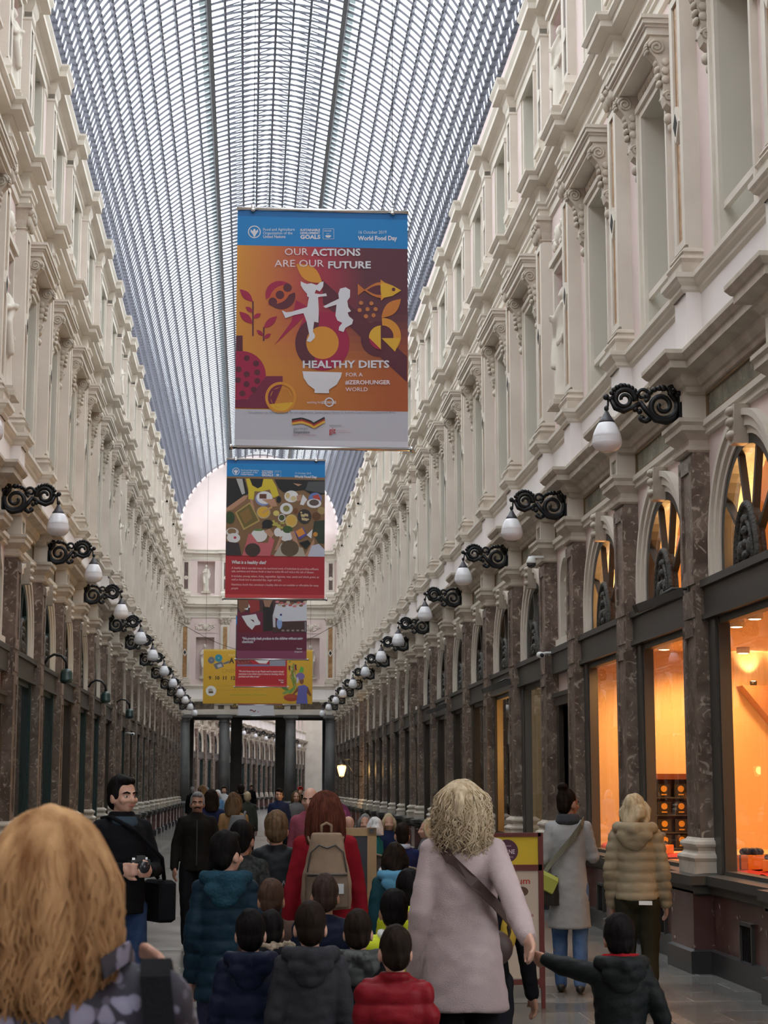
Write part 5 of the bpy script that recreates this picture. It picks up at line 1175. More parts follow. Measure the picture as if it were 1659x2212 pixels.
    def strands(s, m, n, zend, spread=1.0, r=.0022, wave=.006, seed=3, name='hair_strands', front=False, curl=0.0, taper=.25, vol=1.0, rag=(-.02, .03)):
        R = random.Random(seed); mb = s.hd(MB())
        for i in range(n):
            a = R.uniform(-PI*.62, PI*.62) if not front else R.uniform(-PI, PI); ph = math.sqrt(R.uniform(.0, 1.0))
            x, y = math.sin(a), -math.cos(a); hz = .943+.059*vol*math.sqrt(max(0, 1-ph*ph)); rad = .055*ph*vol
            z1 = zend + R.uniform(*rag); pts = []; w0 = R.uniform(0, 6.3); wf = R.uniform(18, 30); kx = R.uniform(.94, 1.1)
            N = 13
            for j in range(N):
                t_ = j/(N-1); z_ = hz+(z1-hz)*t_; prof = (math.sin(min(1, t_*2.6)*PI/2))
                rr_ = rad+(.050*spread*kx-rad)*prof + .010*spread*math.sin(PI*t_)
                wv = wave*t_*math.sin(w0+wf*t_*.6)+curl*t_*math.sin(w0*2+26*t_)
                pts.append((x*rr_+wv*.8, y*(rr_*1.02)-.014+wv*.5 - .004*t_, z_))
            mb.tube(pts, [r*(1-(1-taper)*(j/(N-1))**2) for j in range(N)], 4)
        return mb.build(name, m, s.root)
    def jacket(s, m, hem=.50, flare=1.0, top=.852, fit=1.0, quilt=None, slv=1.0, wr=.005, name='jacket', sleeve_to=1.0, collar=True, belly=1.0, vox=None):
        mb = MB(); P, r, H = s.P, s.r, s.H; rings = []
        prof = [(0.02, 0.1097, 0.092), (0.3, 0.0967, 0.08), (0.4, 0.0949, 0.079), (0.46, 0.093, 0.078), (0.52, 0.0911, 0.077), (0.58, 0.0856, 0.072), (0.64, 0.0818, 0.068), (0.7, 0.0874, 0.071), (0.76, 0.093, 0.072), (0.79, 0.0921, 0.068), (0.812, 0.0818, 0.062), (0.832, 0.0614, 0.055), (top, 0.045, 0.046)]
        zs = [hem] + [p[0] for p in prof if p[0] > hem+.02]
        for z_ in zs:
            for i in range(len(prof)-1):
                if prof[i][0] <= z_ <= prof[i+1][0]: t_ = (z_-prof[i][0])/(prof[i+1][0]-prof[i][0]); rx = prof[i][1]+(prof[i+1][1]-prof[i][1])*t_; ry = prof[i][2]+(prof[i+1][2]-prof[i][2])*t_; break
            fl = 1+(flare-1)*max(0, (.62-z_)/max(.02, .62-hem)); v = P((0, -.004, z_)); sc = fit if z_ < .825 else 1.0
            rings.append((v.z, r(rx)*fl*sc*(s.sh if z_ > .7 else 1), r(ry)*fl*sc, v.x, v.y))
        loft(mb, rings)
        for sd in (-1, 1):
            S0 = P(s.Sh(sd)); E, Wr = [P(q) for q in (s.R if sd > 0 else s.L)]; We = E.lerp(Wr, sleeve_to)
            limb(mb, [P((sd*.05, -.006, .815)), S0, S0.lerp(E, .5), E, E.lerp(We, .5), We], [r(.034)*slv, r(.0355)*slv, r(.0335)*slv, r(.031)*slv, r(.029)*slv, r(.0255)*slv])
        if collar: v = P((0, -.008, .835)); mb.lathe([(r(.048), v.z-.01*H), (r(.050), v.z+.012*H), (r(.045), v.z+.03*H), (r(.042), v.z+.032*H)], 20, v.x, v.y)
        seed = (s.root.location.x*3.1+s.root.location.y) % 17
        def dv(p, n):
            d = wr*H*(nz((p.x+seed, p.y, p.z*.8), 9/H)+.6*nz((p.x, p.y+seed, p.z*1.6), 22/H))
            if quilt: d += quilt[1]*(abs(math.sin(PI*(p.z+.012*nz(p, 6))/quilt[0]))**.5-.6)
            return d
        return mesh_obj(remesh(mb, vox or s.vox*1.25, 3, dv), name, m, s.root)
    def trousers(s, m, width=1.0, to=1.0, name='trousers', top=.56):
        mb = MB(); P, r, H = s.P, s.r, s.H
        mb.ell(P((0, -.006, .525)), (r(.079), r(.075), .062*H), 18, 10)
        for sd, hip, kn, an in s.legs_pts():
            e = kn.lerp(an, to); limb(mb, [hip, hip.lerp(kn, .5), kn, e], [r(.053)*width, r(.052)*width, r(.043)*width, r(.034)*width])
        dv = lambda p, n: .004*H*(nz((p.x, p.y, p.z*1.5), 16/H))
        return mesh_obj(remesh(mb, s.vox*1.3, 3, dv), name, m, s.root)
    def shoes(s, m, boot=.0):
        for sd, hip, kn, an in s.legs_pts():
            mb = MB(); H = s.H; fo = an.copy(); fo.z = max(.022*H, an.z-.024*H)
            limb(mb, [fo+Vector((0, -.022*H, 0)), fo+Vector((0, .04*H, .0)), fo+Vector((0, .092*H, -.003*H))], [.0215*H, .0235*H, .019*H]); limb(mb, [fo, an+Vector((0, 0, .012*H+boot*H))], [.023*H, .026*H])
            c = mb.v; mb.v = [(x, y, max(z, .001)) for x, y, z in c]
            mesh_obj(remesh(mb, s.vox, 2), 'shoe', m, s.root)
    def hood(s, m, fur=None, scale=1.0, up=False):
        P, r, H = s.P, s.r, s.H; mb = MB(); k = scale
        limb(mb, [P((-.066, .03, .842)), P((-.074*k, -.03, .848)), P((-.045*k, -.072, .846)), P((0, -.088*k, .842)), P((.045*k, -.072, .846)), P((.074*k, -.03, .848)), P((.066, .03, .842))], [r(.020), r(.028), r(.031), r(.033), r(.031), r(.028), r(.020)])
        mb.ell(P((0, -.078, .812)), (r(.080*k), r(.036), .045*H), 16, 10); mb.ell(P((0, -.080, .785)), (r(.056*k), r(.026), .045*H), 14, 8)
        dv = lambda p, n: .006*H*(nz(p, 14/H)+.5*nz(p, 34/H))
        mesh_obj(remesh(mb, s.vox*1.1, 3, dv), 'hood', m, s.root)
        if fur:
            f = MB(); limb(f, [P((-.078*k, .0, .862)), P((-.070*k, -.05, .872)), P((0, -.098*k, .868)), P((.070*k, -.05, .872)), P((.078*k, .0, .862))], [r(.018)]*5)
            mesh_obj(remesh(f, .006*H, 1, lambda p, n: .02*H*max(0, nz(p, 60/H))+.008*H*nz(p, 130/H)), 'fur_trim', fur, s.root)
    def band(s, pts, m, name, w=.02, th=.004, parent=None):
        mb = MB(); V = [s.P(p) for p in pts]
        for i in range(len(V)): pass
        vs = []; N = len(V); c0 = s.P((0, 0, .7))
        for i, p in enumerate(V):
            t_ = (V[min(i+1, N-1)]-V[max(i-1, 0)]).normalized(); o = Vector((p.x-c0.x, p.y-c0.y, 0)).normalized(); wv = t_.cross(o).normalized()*w*s.H/2; ov = o*th
            vs += [tuple(p-wv), tuple(p+wv), tuple(p+wv+ov), tuple(p-wv+ov)]
        fs = []
        for i in range(N-1):
            for k in range(4): fs.append((i*4+k, i*4+(k+1) % 4, i*4+4+(k+1) % 4, i*4+4+k))
        fs += [(3, 2, 1, 0), tuple(range(4*N-4, 4*N))]
        mb.add(vs, fs, False); o = mb.build(name, m, parent or s.root); return o
def XW(px, Y): return pix(px, 1698, Y)[0]
# ---- stone statues in the niches (one continuous figure each)
def statue_mesh(h, seed):
    s = Fig(0, 60+seed, h, label='x', vox=.012*h, R=((.13, .04, .66), (.05, .10, .70)), L=((-.14, .0, .64), (-.12, .06, .50)), turn=20-14*seed)
    mb = MB(); mb.add([tuple(v.co) for v in s.bodyo.data.vertices], [tuple(p.vertices) for p in s.bodyo.data.polygons])
    P, r = s.P, s.r
    loft(mb, [(P((0, 0, z_)).z, r(a), r(b), 0, 0) for z_, a, b in ((.0, .115, .10), (.1, .105, .09), (.3, .10, .085), (.5, .11, .085), (.62, .092, .07), (.72, .108, .075), (.80, .11, .065), (.83, .06, .05))])
    limb(mb, [P((-.09, .03, .82)), P((0, .075, .70)), P((.10, .06, .55)), P((.07, .09, .30))], [r(.03), r(.035), r(.04), r(.035)])
    mb.ell(s.HM @ Vector((0, -.02, .945)), (r(.05), r(.058), .06*h), 12, 8)
    me = remesh(mb, .014*h, 2, lambda p, n: .012*h*nz((p.x*2+seed, p.y*2, p.z*.4), 7/h) if p.z < .8*h else 0)
    for c in list(s.root.children): bpy.data.objects.remove(c)
    bpy.data.objects.remove(s.root); return me
SM = [statue_mesh(1.55, 0), statue_mesh(1.55, 2)]
def statue(sd, y, zbase, sc, d, k, label, group):
    r = empty('statue'); r.location, rz = sd.at(y); r.rotation_euler = (0, 0, rz); tag(r, label, 'statue', group)
    o = bpy.data.objects.new('figure', SM[k % 2]); S.collection.objects.link(o); o.parent = r; o.location = (d, 0, zbase+.12*sc); o.rotation_euler = (0, 0, -PI/2); o.scale = (sc, sc, sc)
    if not SM[k % 2].materials: SM[k % 2].materials.append(stone)
    b = MB(); b.sq([(.02, zbase), (.02, zbase+.07*sc), (0, zbase+.08*sc), (0, zbase+.13*sc)], .2*sc, .24*sc, d, 0); b.build('plinth', stone_d, r)
def bust(sd, y, label, group):
    r = empty('bust'); r.location, rz = sd.at(y); r.rotation_euler = (0, 0, rz); tag(r, label, 'sculpture', group)
    b = MB(); b.lathe([(.03, 3.74), (.12, 3.78), (.14, 3.84), (.06, 3.92), (.05, 4.0), (.12, 4.06), (.13, 4.1)], 14, -.08, 0); b.build('pedestal', stone_d, r)
    h = MB(); h.ell((-.08, 0, 4.24), (.14, .22, .13)); h.ell((-.06, 0, 4.4), (.06, .06, .1)); h.ell((-.05, 0, 4.55), (.095, .085, .12)); h.ell((.03, 0, 4.53), (.03, .02, .03)); h.ell((-.08, 0, 4.6), (.1, .1, .09))
    o = mesh_obj(remesh(h, .018, 2), 'head_and_shoulders', stone_d, r)
def relief(sd, y, z, label, group):
    r = empty('relief'); r.location, rz = sd.at(y); r.rotation_euler = (0, 0, rz); tag(r, label, 'relief', group)
    b = MB(); b.box(-.01, .03, -.5, .5, z-.28, z+.28); b.build('panel', pinkw, r)
    o = MB(); R = random.Random(5); o.ell((.05, 0, z), (.06, .13, .16))
    for i in range(26): yy = R.uniform(-.46, .46); o.ell((.035, yy, z+R.uniform(-.2, .2)*(1-abs(yy))), (.04, R.uniform(.03, .08), R.uniform(.03, .07)), 8, 6)
    o.build('garland', stone, r)
for sd in (RIGHT, LEFT):
    n = 0
    for y0, y1, nb in bays(PL):
        if not nb: continue
        c = (y0+y1)/2; w = ORD[n]; n += 1
        if c > END-2: continue
        bust(sd, c, 'stone bust in the ground-floor niche, %s along the %s arcade wall' % (w, sd.name), 'niche busts')
        statue(sd, c, 7.0, 1.08, -.02, n, 'stone statue in the first-floor niche, %s along the %s arcade wall' % (w, sd.name), 'first-floor statues')
        statue(sd, c, 11.32, .86, -.02, n+1, 'stone statue in the top-floor niche, %s along the %s arcade wall' % (w, sd.name), 'top-floor statues')
        relief(sd, c, 9.55, 'carved garland above the statue, %s along the %s arcade wall' % (w, sd.name), 'carved garlands')
for k, (y, w) in enumerate(((-2.65, 'left'), (2.65, 'right'))):
    statue(ENDW, y, 7.0, 1.05, -.1, k, 'stone statue in the lower %s niche of the end wall' % w, None); statue(ENDW, y, 11.32, .88, -.1, k+1, 'stone statue in the upper %s niche of the end wall' % w, None)
    relief(ENDW, y, 9.6, 'carved garland panel above the lower %s niche of the end wall' % w, None)
# ------------------------------------------------------------------ people
def F(px, Y, H, yaw=0, **k): return Fig(XW(px, Y), Y, H, yaw, **k)
navy = fabric('navy_puffer', (.006, .009, .022), rough=.5); black_f = fabric('black_cloth', (.006, .006, .0075)); jeans = fabric('blue_denim', (.018, .035, .085), (.04, .07, .15)); darkpant = fabric('dark_trousers', (.014, .014, .018))
lightjeans = fabric('light_denim', (.06, .12, .26), (.12, .2, .36)); white_shoe = mat('white_trainer', (.6, .58, .55), .5); black_shoe = mat('black_shoe', (.012, .012, .012), .4)
def unP(px, py, Y, rx, ry, H, g, kid=False):
    X, Z = pix(px, py, Y); z = Z/H
    if kid:
        for i in range(5):
            if z <= KD[i+1]: z = AD[i]+(AD[i+1]-AD[i])*(z-KD[i])/(KD[i+1]-KD[i]); break
    return ((X-rx)/(g*H), (Y-ry)/(g*H), z)
# foreground woman
lab = 'woman nearest the camera with ginger blonde hair and a spotted dark blouse'
_fx = XW(118, 3.08); fw = F(118, 3.08, 1.655, 0, label=lab, vox=.009, R=(unP(396, 2410, 3.36, _fx, 3.08, 1.655, 1.06), unP(368, 2204, 3.42, _fx, 3.08, 1.655, 1.06)), L=((-.150, .0, .65), (-.14, .08, .52)), girth=1.06, turn=-6, shoulders=1.22)
m, nt, b = _new('spotted_blouse'); Lk = nt.links.new
g = nt.nodes.new('ShaderNodeTexCoord'); vo = nt.nodes.new('ShaderNodeTexVoronoi'); vo.inputs['Scale'].default_value = 19; vo.inputs['Randomness'].default_value = .9
nn = nt.nodes.new('ShaderNodeTexNoise'); nn.inputs['Scale'].default_value = 14; ad = nt.nodes.new('ShaderNodeMix'); ad.data_type = 'RGBA'; ad.inputs['Factor'].default_value = .06
Lk(g.outputs['Object'], ad.inputs['A']); Lk(nn.outputs['Color'], ad.inputs['B']); Lk(g.outputs['Object'], nn.inputs['Vector']); Lk(ad.outputs['Result'], vo.inputs['Vector'])
rp = nt.nodes.new('ShaderNodeValToRGB'); e = rp.color_ramp.elements; e[0].position = .42; e[0].color = (.22, .20, .28, 1); e[1].position = .47; e[1].color = (.018, .014, .027, 1)
x2 = rp.color_ramp.elements.new(.0); x2.color = (.30, .28, .37, 1)
Lk(vo.outputs['Distance'], rp.inputs[0]); 
vo2 = nt.nodes.new('ShaderNodeTexVoronoi'); vo2.inputs['Scale'].default_value = 31; Lk(ad.outputs['Result'], vo2.inputs['Vector'])
r3 = nt.nodes.new('ShaderNodeValToRGB'); e = r3.color_ramp.elements; e[0].position = .28; e[0].color = (.075, .065, .095, 1); e[1].position = .34; e[1].color = (0, 0, 0, 1); Lk(vo2.outputs['Distance'], r3.inputs[0])
mxx = nt.nodes.new('ShaderNodeMix'); mxx.data_type = 'RGBA'; mxx.blend_type = 'LIGHTEN'; mxx.inputs['Factor'].default_value = 1; Lk(rp.outputs[0], mxx.inputs['A']); Lk(r3.outputs[0], mxx.inputs['B']); Lk(mxx.outputs['Result'], b.inputs['Base Color']); b.inputs['Roughness'].default_value = .7
fw.jacket(m, hem=.46, slv=1.1, sleeve_to=1.0, name='blouse', fit=1.1, vox=.011)
fw.trousers(darkpant); fw.shoes(black_shoe)
fw.hair(H_GINGER, 'long', L=.85, vol=1.02, seed=4)
fw.strands(H_GINGER, 950, .80, 1.10, r=.0032, wave=.012, seed=8, vol=1.05, taper=.35)
fw.band([(.055, -.07, .850), (.075, -.02, .862), (.078, .03, .845)], m, 'collar_fold', .02)
sb_ = empty('shoulder_bag', fw.root.location, label='black bag strap over the spotted blouse of the nearest woman', cat='bag')
bs = MB(); V = [fw.P(p) for p in ((.108, .085, .76), (.104, .05, .825), (.102, .02, .845), (.102, -.02, .851), (.104, -.055, .838), (.110, -.085, .797), (.118, -.097, .73), (.126, -.098, .64), (.132, -.095, .56))]; vs = []
for i, p in enumerate(V):
    t_ = (V[min(i+1, 8)]-V[max(i-1, 0)]).normalized(); nn_ = Vector((1, 0, 0)).cross(t_).normalized()*.007
    if nn_.z < 0 and i < 5: nn_ = -nn_
    if i >= 5 and nn_.y > 0: nn_ = -nn_
    wv = Vector((.025, 0, 0)); vs += [tuple(p-wv-nn_), tuple(p+wv-nn_), tuple(p+wv+nn_), tuple(p-wv+nn_)]
bs.add(vs, [(i*4+k, i*4+(k+1) % 4, i*4+4+(k+1) % 4, i*4+4+k) for i in range(8) for k in range(4)] + [(3, 2, 1, 0), (32, 33, 34, 35)]); bs.build('strap', black_f, sb_)
bb_ = MB(); v = fw.P((.165, -.06, .46)); bb_.ell(v, (.07, .16, .14), 16, 10); bb_.build('bag_body', black_f, sb_)
# young man with camera
ym = F(266, 11.7, 1.77, 180+26, label='young man in black jacket looking aside with a camera in his hands', turn=14, R=((.128, .02, .66), (.055, .14, .665)), L=((-.128, .02, .66), (-.045, .15, .66)), vox=.0085, stride=.02)
ym.face(H_BLACK); ym.hair(H_BLACK, 'short', vol=1.02, seed=2); ym.jacket(black_f, hem=.50, fit=1.05); ym.trousers(jeans); ym.shoes(black_shoe)
qf = MB(); v0 = ym.P((0, 0, .8)); qf.lathe([(ym.r(.058), v0.z), (ym.r(.062), v0.z+.04), (ym.r(.050), v0.z+.085), (ym.r(.046), v0.z+.09)], 20, v0.x, v0.y); qf.build('scarf', fabric('slate_scarf', (.03, .045, .06)), ym.root)
pc = empty('photo_camera', ym.root.matrix_basis @ ym.P((0, .165, .675)), math.radians(180+26), 'black camera held in both hands by the young man', 'camera')
c = MB(); c.box(-.065, .065, -.03, .03, -.045, .045); c.box(-.03, .03, -.03, .035, .045, .07); c.build('camera_body', black_shoe, pc); c = MB(); c.X = Matrix.Rotation(-PI/2, 4, 'X'); c.lathe([(.036, .03), (.038, .09), (.034, .1)], 18); c.build('lens', mat('lens_black', (.02, .02, .025), .15), pc)
c = MB(); c.box(-.05, -.02, -.02, .02, .045, .06); c.box(.02, .055, -.02, .02, .045, .058); c.build('dial', chrome, pc)
sbg = empty('shoulder_bag', ym.root.location, math.radians(180+26), 'black messenger bag at the side of the young man with the camera', 'bag')
c = MB(); v = ym.P((-.17, -.04, .56)); c.sq([(-.02, v.z-.17), (0, v.z-.15), (0, v.z+.08), (-.02, v.z+.10)], .06, .13, v.x, v.y); c.build('bag_body', black_f, sbg)
c = MB(); c.tube([ym.P(p) for p in ((-.17, .0, .62), (-.13, .07, .70), (-.02, .085, .80), (.06, .04, .85), (.06, -.05, .845), (-.04, -.085, .76), (-.14, -.07, .66), (-.17, -.05, .62))], .014, 6); c.build('strap', black_f, sbg)
# man with moustache
mm = F(427, 19.4, 1.64, 180+2, label='man with grey hair and moustache in dark jacket walking towards the camera', skin=SKIN2, stride=.06, R=((.125, -.01, .65), (.132, .03, .51)), L=((-.122, -.01, .65), (-.128, .03, .51)), girth=1.08, vox=.0085)
mm.face(H_DARK, H_BLACK); mm.hair(H_GREY, 'short', vol=1.0, seed=5); mm.jacket(fabric('brown_black_jacket', (.010, .008, .0065)), hem=.49, fit=1.06); mm.trousers(fabric('black_trousers', (.005, .005, .006)), 1.05); mm.shoes(white_shoe)
zz_ = MB(); v = mm.P((0, .082, .66)); zz_.box(v.x-.006, v.x+.006, v.y-.005, v.y+.012, v.z-.22, v.z+.26); zz_.build('zip', black_shoe, mm.root)
# red coat woman
redm = fabric('red_wool_coat', (.19, .007, .013), (.25, .011, .019), .9, .3, 200)
rw = F(703, 11.2, 1.66, 0, label='woman in red coat with long auburn hair seen from behind', R=((.122, -.01, .64), (.136, .03, .47)), L=((-.122, -.01, .64), (-.136, .03, .47)), girth=1.02)
rw.jacket(redm, hem=.42, flare=1.12, fit=1.06, slv=1.06); rw.trousers(darkpant); rw.shoes(black_shoe); rw.hair(H_AUB, 'long', L=.735, vol=1.08, seed=6); rw.strands(H_AUB, 620, .72, 1.15, r=.0025, wave=.008, seed=5, vol=1.1)
bp = empty('backpack', rw.root.location, label='beige canvas backpack on the back of the red coat woman', cat='backpack')
can = fabric('beige_canvas', (.22, .155, .105), (.28, .20, .14), .85, .2, 160); can_d = fabric('brown_canvas', (.13, .095, .07), None, .85, .2, 160)
def bagshape(w, d, h, zc, cy, cx=0, taper=.58):
    mb = MB(); rings = []
    for i in range(13):
        t_ = i/12; k = (1-(abs(t_-.42)/.62)**3*.45); rings.append((zc-h/2+h*t_, w/2*(1-(1-taper)*max(0, t_-.35)/.65), d/2*k, cx, cy))
    n = 28; vs = []; fs = []
    for z_, rx, ry, cx_, cy_ in rings:
        for i in range(n):
            a = 2*PI*i/n; ca_, sa_ = math.cos(a), math.sin(a); vs.append((cx_+rx*math.copysign(abs(ca_)**.68, ca_), cy_+ry*math.copysign(abs(sa_)**.7, sa_), z_))
    for j in range(12):
        for i in range(n): fs.append((j*n+i, j*n+(i+1) % n, (j+1)*n+(i+1) % n, (j+1)*n+i))
    fs += [tuple(range(n-1, -1, -1)), tuple(range(12*n, 13*n))]; mb.add(vs, fs, True); return mb
byc = rw.P((0, -.085, .6)).y-.065
mesh_obj(remesh(bagshape(.31, .17, .46, 1.185, byc), .008, 3, lambda p, n: .006*nz(p, 14)), 'bag_body', can, bp)
mesh_obj(remesh(bagshape(.27, .09, .21, 1.075, byc-.075, taper=.95), .007, 3, lambda p, n: .004*nz(p, 16)), 'front_pocket', can_d, bp)
c = MB(); c.box(.045, .10, byc-.128, byc-.118, 1.055, 1.115); c.build('label_patch', mat('pale_patch', (.45, .46, .46), .7), bp)
c = MB(); c.tube([(-.03, byc+.03, 1.405), (-.03, byc+.03, 1.460), (0, byc+.03, 1.475), (.03, byc+.03, 1.460), (.03, byc+.03, 1.405)], .009, 8); c.build('carry_handle', can, bp)
c = MB(); c.tube([(-.128, byc-.03, 1.07), (-.118, byc-.070, 1.2), (-.10, byc-.078, 1.30), (-.05, byc-.083, 1.345), (0, byc-.087, 1.325), (.05, byc-.083, 1.345), (.10, byc-.078, 1.30), (.118, byc-.070, 1.2), (.128, byc-.03, 1.07)], .005, 6); c.build('zip', dark_metal, bp)
c = MB(); c.tube([(-.12, byc-.10, 1.165), (-.06, byc-.122, 1.168), (0, byc-.130, 1.17), (.06, byc-.122, 1.168), (.12, byc-.10, 1.165)], .006, 6); c.build('pocket_zip', dark_metal, bp)
for sd in (-1, 1): c = MB(); c.tube([(sd*.07, byc+.05, 1.30), (sd*.10, byc+.12, 1.38), (sd*.11, .02, 1.460), (sd*.12, .10, 1.28)], .016, 8); c.build('strap', can, bp)
# pink coat woman
pwx = XW(998, 8.6); kx14 = XW(1330, 7.85)
hp = unP(1138, 2024, 8.1, pwx, 8.6, 1.72, 1.02); he = unP(1088, 1895, 8.42, pwx, 8.6, 1.72, 1.02)
pinkc = fabric('dusty_pink_coat', (.42, .33, .325), (.47, .375, .365), .95, .35, 220)
pw = F(998, 8.6, 1.72, 0, label='blonde woman in dusty pink coat holding the hand of a child', R=(he, hp), L=((-.116, -.02, .64), (-.127, .03, .475)), girth=1.02, turn=-12, stride=.03)
pw.jacket(pinkc, hem=.375, flare=1.2, fit=1.09, slv=1.1); pw.trousers(black_f); pw.shoes(black_shoe); pw.hair(H_BLOND, 'long', L=.85, vol=1.06, seed=9); pw.strands(H_BLOND, 640, .815, 1.22, r=.0026, wave=.018, seed=12, curl=.013, vol=1.08, rag=(-.035, .05))
c = pw.hd(MB()); c.ell((0, -.066, .972), (.026, .020, .018)); limb(c, [(0, -.078, .965), (.004, -.090, .94), (-.002, -.094, .905)], [.016, .015, .006]); mesh_obj(remesh(c, .006, 2, lambda p, n: .006*nz((p.x, p.y, p.z*.4), 50)), 'half_ponytail', H_BLOND, pw.root)
pb = empty('shoulder_bag', pw.root.location, label='brown bag strap crossing the back of the dusty pink coat', cat='bag')
brown_l = mat('brown_leather', (.055, .030, .024), .55)
pts = [(-.075, .02, .842), (-.070, -.045, .838), (-.045, -.088, .79), (.02, -.096, .725), (.075, -.088, .67), (.115, -.062, .625), (.128, -.01, .60), (.13, .05, .58)]
o = pw.band(pts, brown_l, 'strap', .030, .006, pb); bgm = MB(); v = pw.P((.10, .125, .53)); bgm.ell(v, (.10, .05, .09), 16, 10); bgm.build('bag_body', brown_l, pb)
# person beyond her, mostly hidden: yellow top and black sleeve
yb = F(1046, 9.7, 1.40, 0, kid=True, label='child in yellow and black mostly hidden in front of the pink coat woman', cat='child', R=((.140, -.01, .65), (.172, .02, .47)), skin=SKIN2)
yb.hair(H_DARK, 'short', seed=3); yb.jacket(black_f, hem=.45, slv=1.1); c = MB(); v = yb.P((.075, -.06, .70)); c.ell(v, (.045, .03, .10), 14, 10); c.build('vest_panel', mat('mustard_cloth', (.42, .26, .02), .8), yb.root); yb.trousers(darkpant); yb.shoes(black_shoe)
# gray coat woman with green bag
greyc = fabric('grey_wool_coat', (.33, .33, .33), (.40, .40, .395), .95, .35, 200)
gw_ = F(1226, 14.9, 1.68, -14, label='woman in long light grey coat with hair in a bun at the lit window', turn=-38, R=((.122, .02, .66), (.09, .14, .67)), L=((-.12, -.01, .65), (-.10, .09, .60)), skin=SKIN2, stride=-.05)
gw_.jacket(greyc, hem=.315, flare=1.14, fit=1.0); gw_.trousers(lightjeans, .95); gw_.shoes(black_shoe, .05); gw_.hair(H_DARK, 'bun', seed=4); gw_.face(H_DARK)
c = gw_.hd(MB())
for sd in (-1, 1): c.tube([(sd*.0185+.014*math.cos(i*PI/6), .058, .922+.011*math.sin(i*PI/6)) for i in range(13)], .0016, 5); c.tube([(sd*.032, .056, .924), (sd*.045, .0, .922)], .0015, 5)
c.build('glasses', black_shoe, gw_.root)
c = MB(); v0 = gw_.P((0, -.008, .82)); c.lathe([(gw_.r(.06), v0.z), (gw_.r(.066), v0.z+.03), (gw_.r(.056), v0.z+.085), (gw_.r(.048), v0.z+.09)], 20, v0.x, v0.y); mesh_obj(remesh(c, .01, 2, lambda p, n: .006*nz(p, 18)), 'scarf', fabric('dark_grey_scarf', (.05, .05, .055)), gw_.root)
gb = empty('shoulder_bag', gw_.root.location, math.radians(-14), 'black and lime green bag hanging at the grey coat woman', 'bag')
v = gw_.P((-.125, -.075, .50)); c = bagshape(.27, .12, .24, v.z, v.y, v.x, .9); mesh_obj(remesh(c, .008, 2, lambda p, n: .005*nz(p, 12)), 'bag_body', mat('black_leather', (.018, .016, .014), .5), gb)
c = MB(); c.X = Matrix.Translation((v.x, v.y-.035, v.z+.075)) @ Matrix.Rotation(.45, 4, 'Y'); c.sq([(-.012, -.06), (0, -.05), (0, .06), (-.015, .085)], .12, .05); c.build('flap', mat('lime_leather', (.38, .40, .06), .6), gb)
o = gw_.band([(-.125, -.085, .57), (-.09, -.085, .62), (-.03, -.090, .69), (.03, -.088, .76), (.070, -.070, .82), (.078, -.02, .848), (.075, .04, .83)], mat('olive_strap', (.14, .13, .09), .7), 'strap', .030, .006, gb)
# beige puffer woman
beige = fabric('beige_puffer', (.27, .215, .135), (.31, .25, .165), .5, .1, 60)
bw_ = F(1371, 13.6, 1.63, -18, label='blonde woman in beige quilted jacket looking into the lit window', turn=-24, girth=1.04, R=((.118, -.0, .65), (.122, .06, .50)), L=((-.116, -.02, .65), (-.116, .04, .50)))
bw_.jacket(beige, hem=.515, fit=1.06, slv=1.12, quilt=(.075, .012)); bw_.hood(beige, scale=1.05); bw_.trousers(fabric('dark_olive_trousers', (.022, .020, .012)), 1.0); bw_.shoes(black_shoe); bw_.hair(H_BEIGE, 'bob', L=.872, vol=1.1, seed=2); bw_.face(H_BROWN)
c = MB(); v = bw_.P((.04, -.078, .515)); c.box(v.x-.04, v.x+.06, v.y-.022, v.y-.012, v.z-.03, v.z+.0); c.build('shirt_hem', white_paint, bw_.root)
# children ------------------------------------------------------------------
gC = None
def kid(px, Y, H, label, jm, hairm=H_BLACK, style='short', skin=SKIN2, quilt=None, hood=None, yaw=0, fur=None, turn=0, hem=.47, trs=None, vol=1.03, **k):
    f = F(px, Y, H, yaw, kid=True, label=label, cat='child', skin=skin, turn=turn, **k)
    f.jacket(jm, hem=hem, fit=1.12, slv=1.2, quilt=quilt, wr=.008); f.trousers(trs or darkpant); f.shoes(black_shoe); f.hair(hairm, style, vol=vol, seed=int(px) % 7+1)
    if hood: f.hood(hood, fur=fur)
    return f
teal_d = fabric('dark_teal_puffer', (.006, .018, .030), (.009, .025, .040), .5)
k1 = kid(490, 10.2, 1.45, 'child in dark teal quilted jacket with hood, walking ahead on the left', teal_d, quilt=(.085, .012), hood=fabric('teal_fleece', (.010, .038, .062), (.022, .066, .095), bump=.6, bscale=60), turn=-38, hem=.40, skin=SKIN, trs=fabric('navy_shorts', (.02, .022, .045)))
k2 = kid(524, 12.6, 1.46, 'black-haired boy in black jacket beside the teal quilted jacket', fabric('black_patterned', (.015, .016, .016), (.04, .042, .04), scale=40), turn=-20)
k3 = kid(598, 13.6, 1.51, 'brown-haired child in black leather jacket with a printed back', fabric('black_leather_jacket', (.008, .009, .011), (.018, .02, .023), .4), H_BROWN, vol=1.08, skin=SKIN)
a = Art(lambda x, y, d: tuple(k3.P((0, 0, .5)).xyz*0) if False else (x, k3.P((0, -.098, .6)).y-d-.004, y), .0)
gpr = (.16, .16, .17)
a.text(gpr, 'PROMO', -.10, .86, .055, .02, .2); a.d = 0
for i in range(3): a.line(gpr, [(-.07+.05*i, .93), (-.045+.05*i, 1.0), (-.02+.05*i, .93)], .004)
a.build('back_print', k3.root)
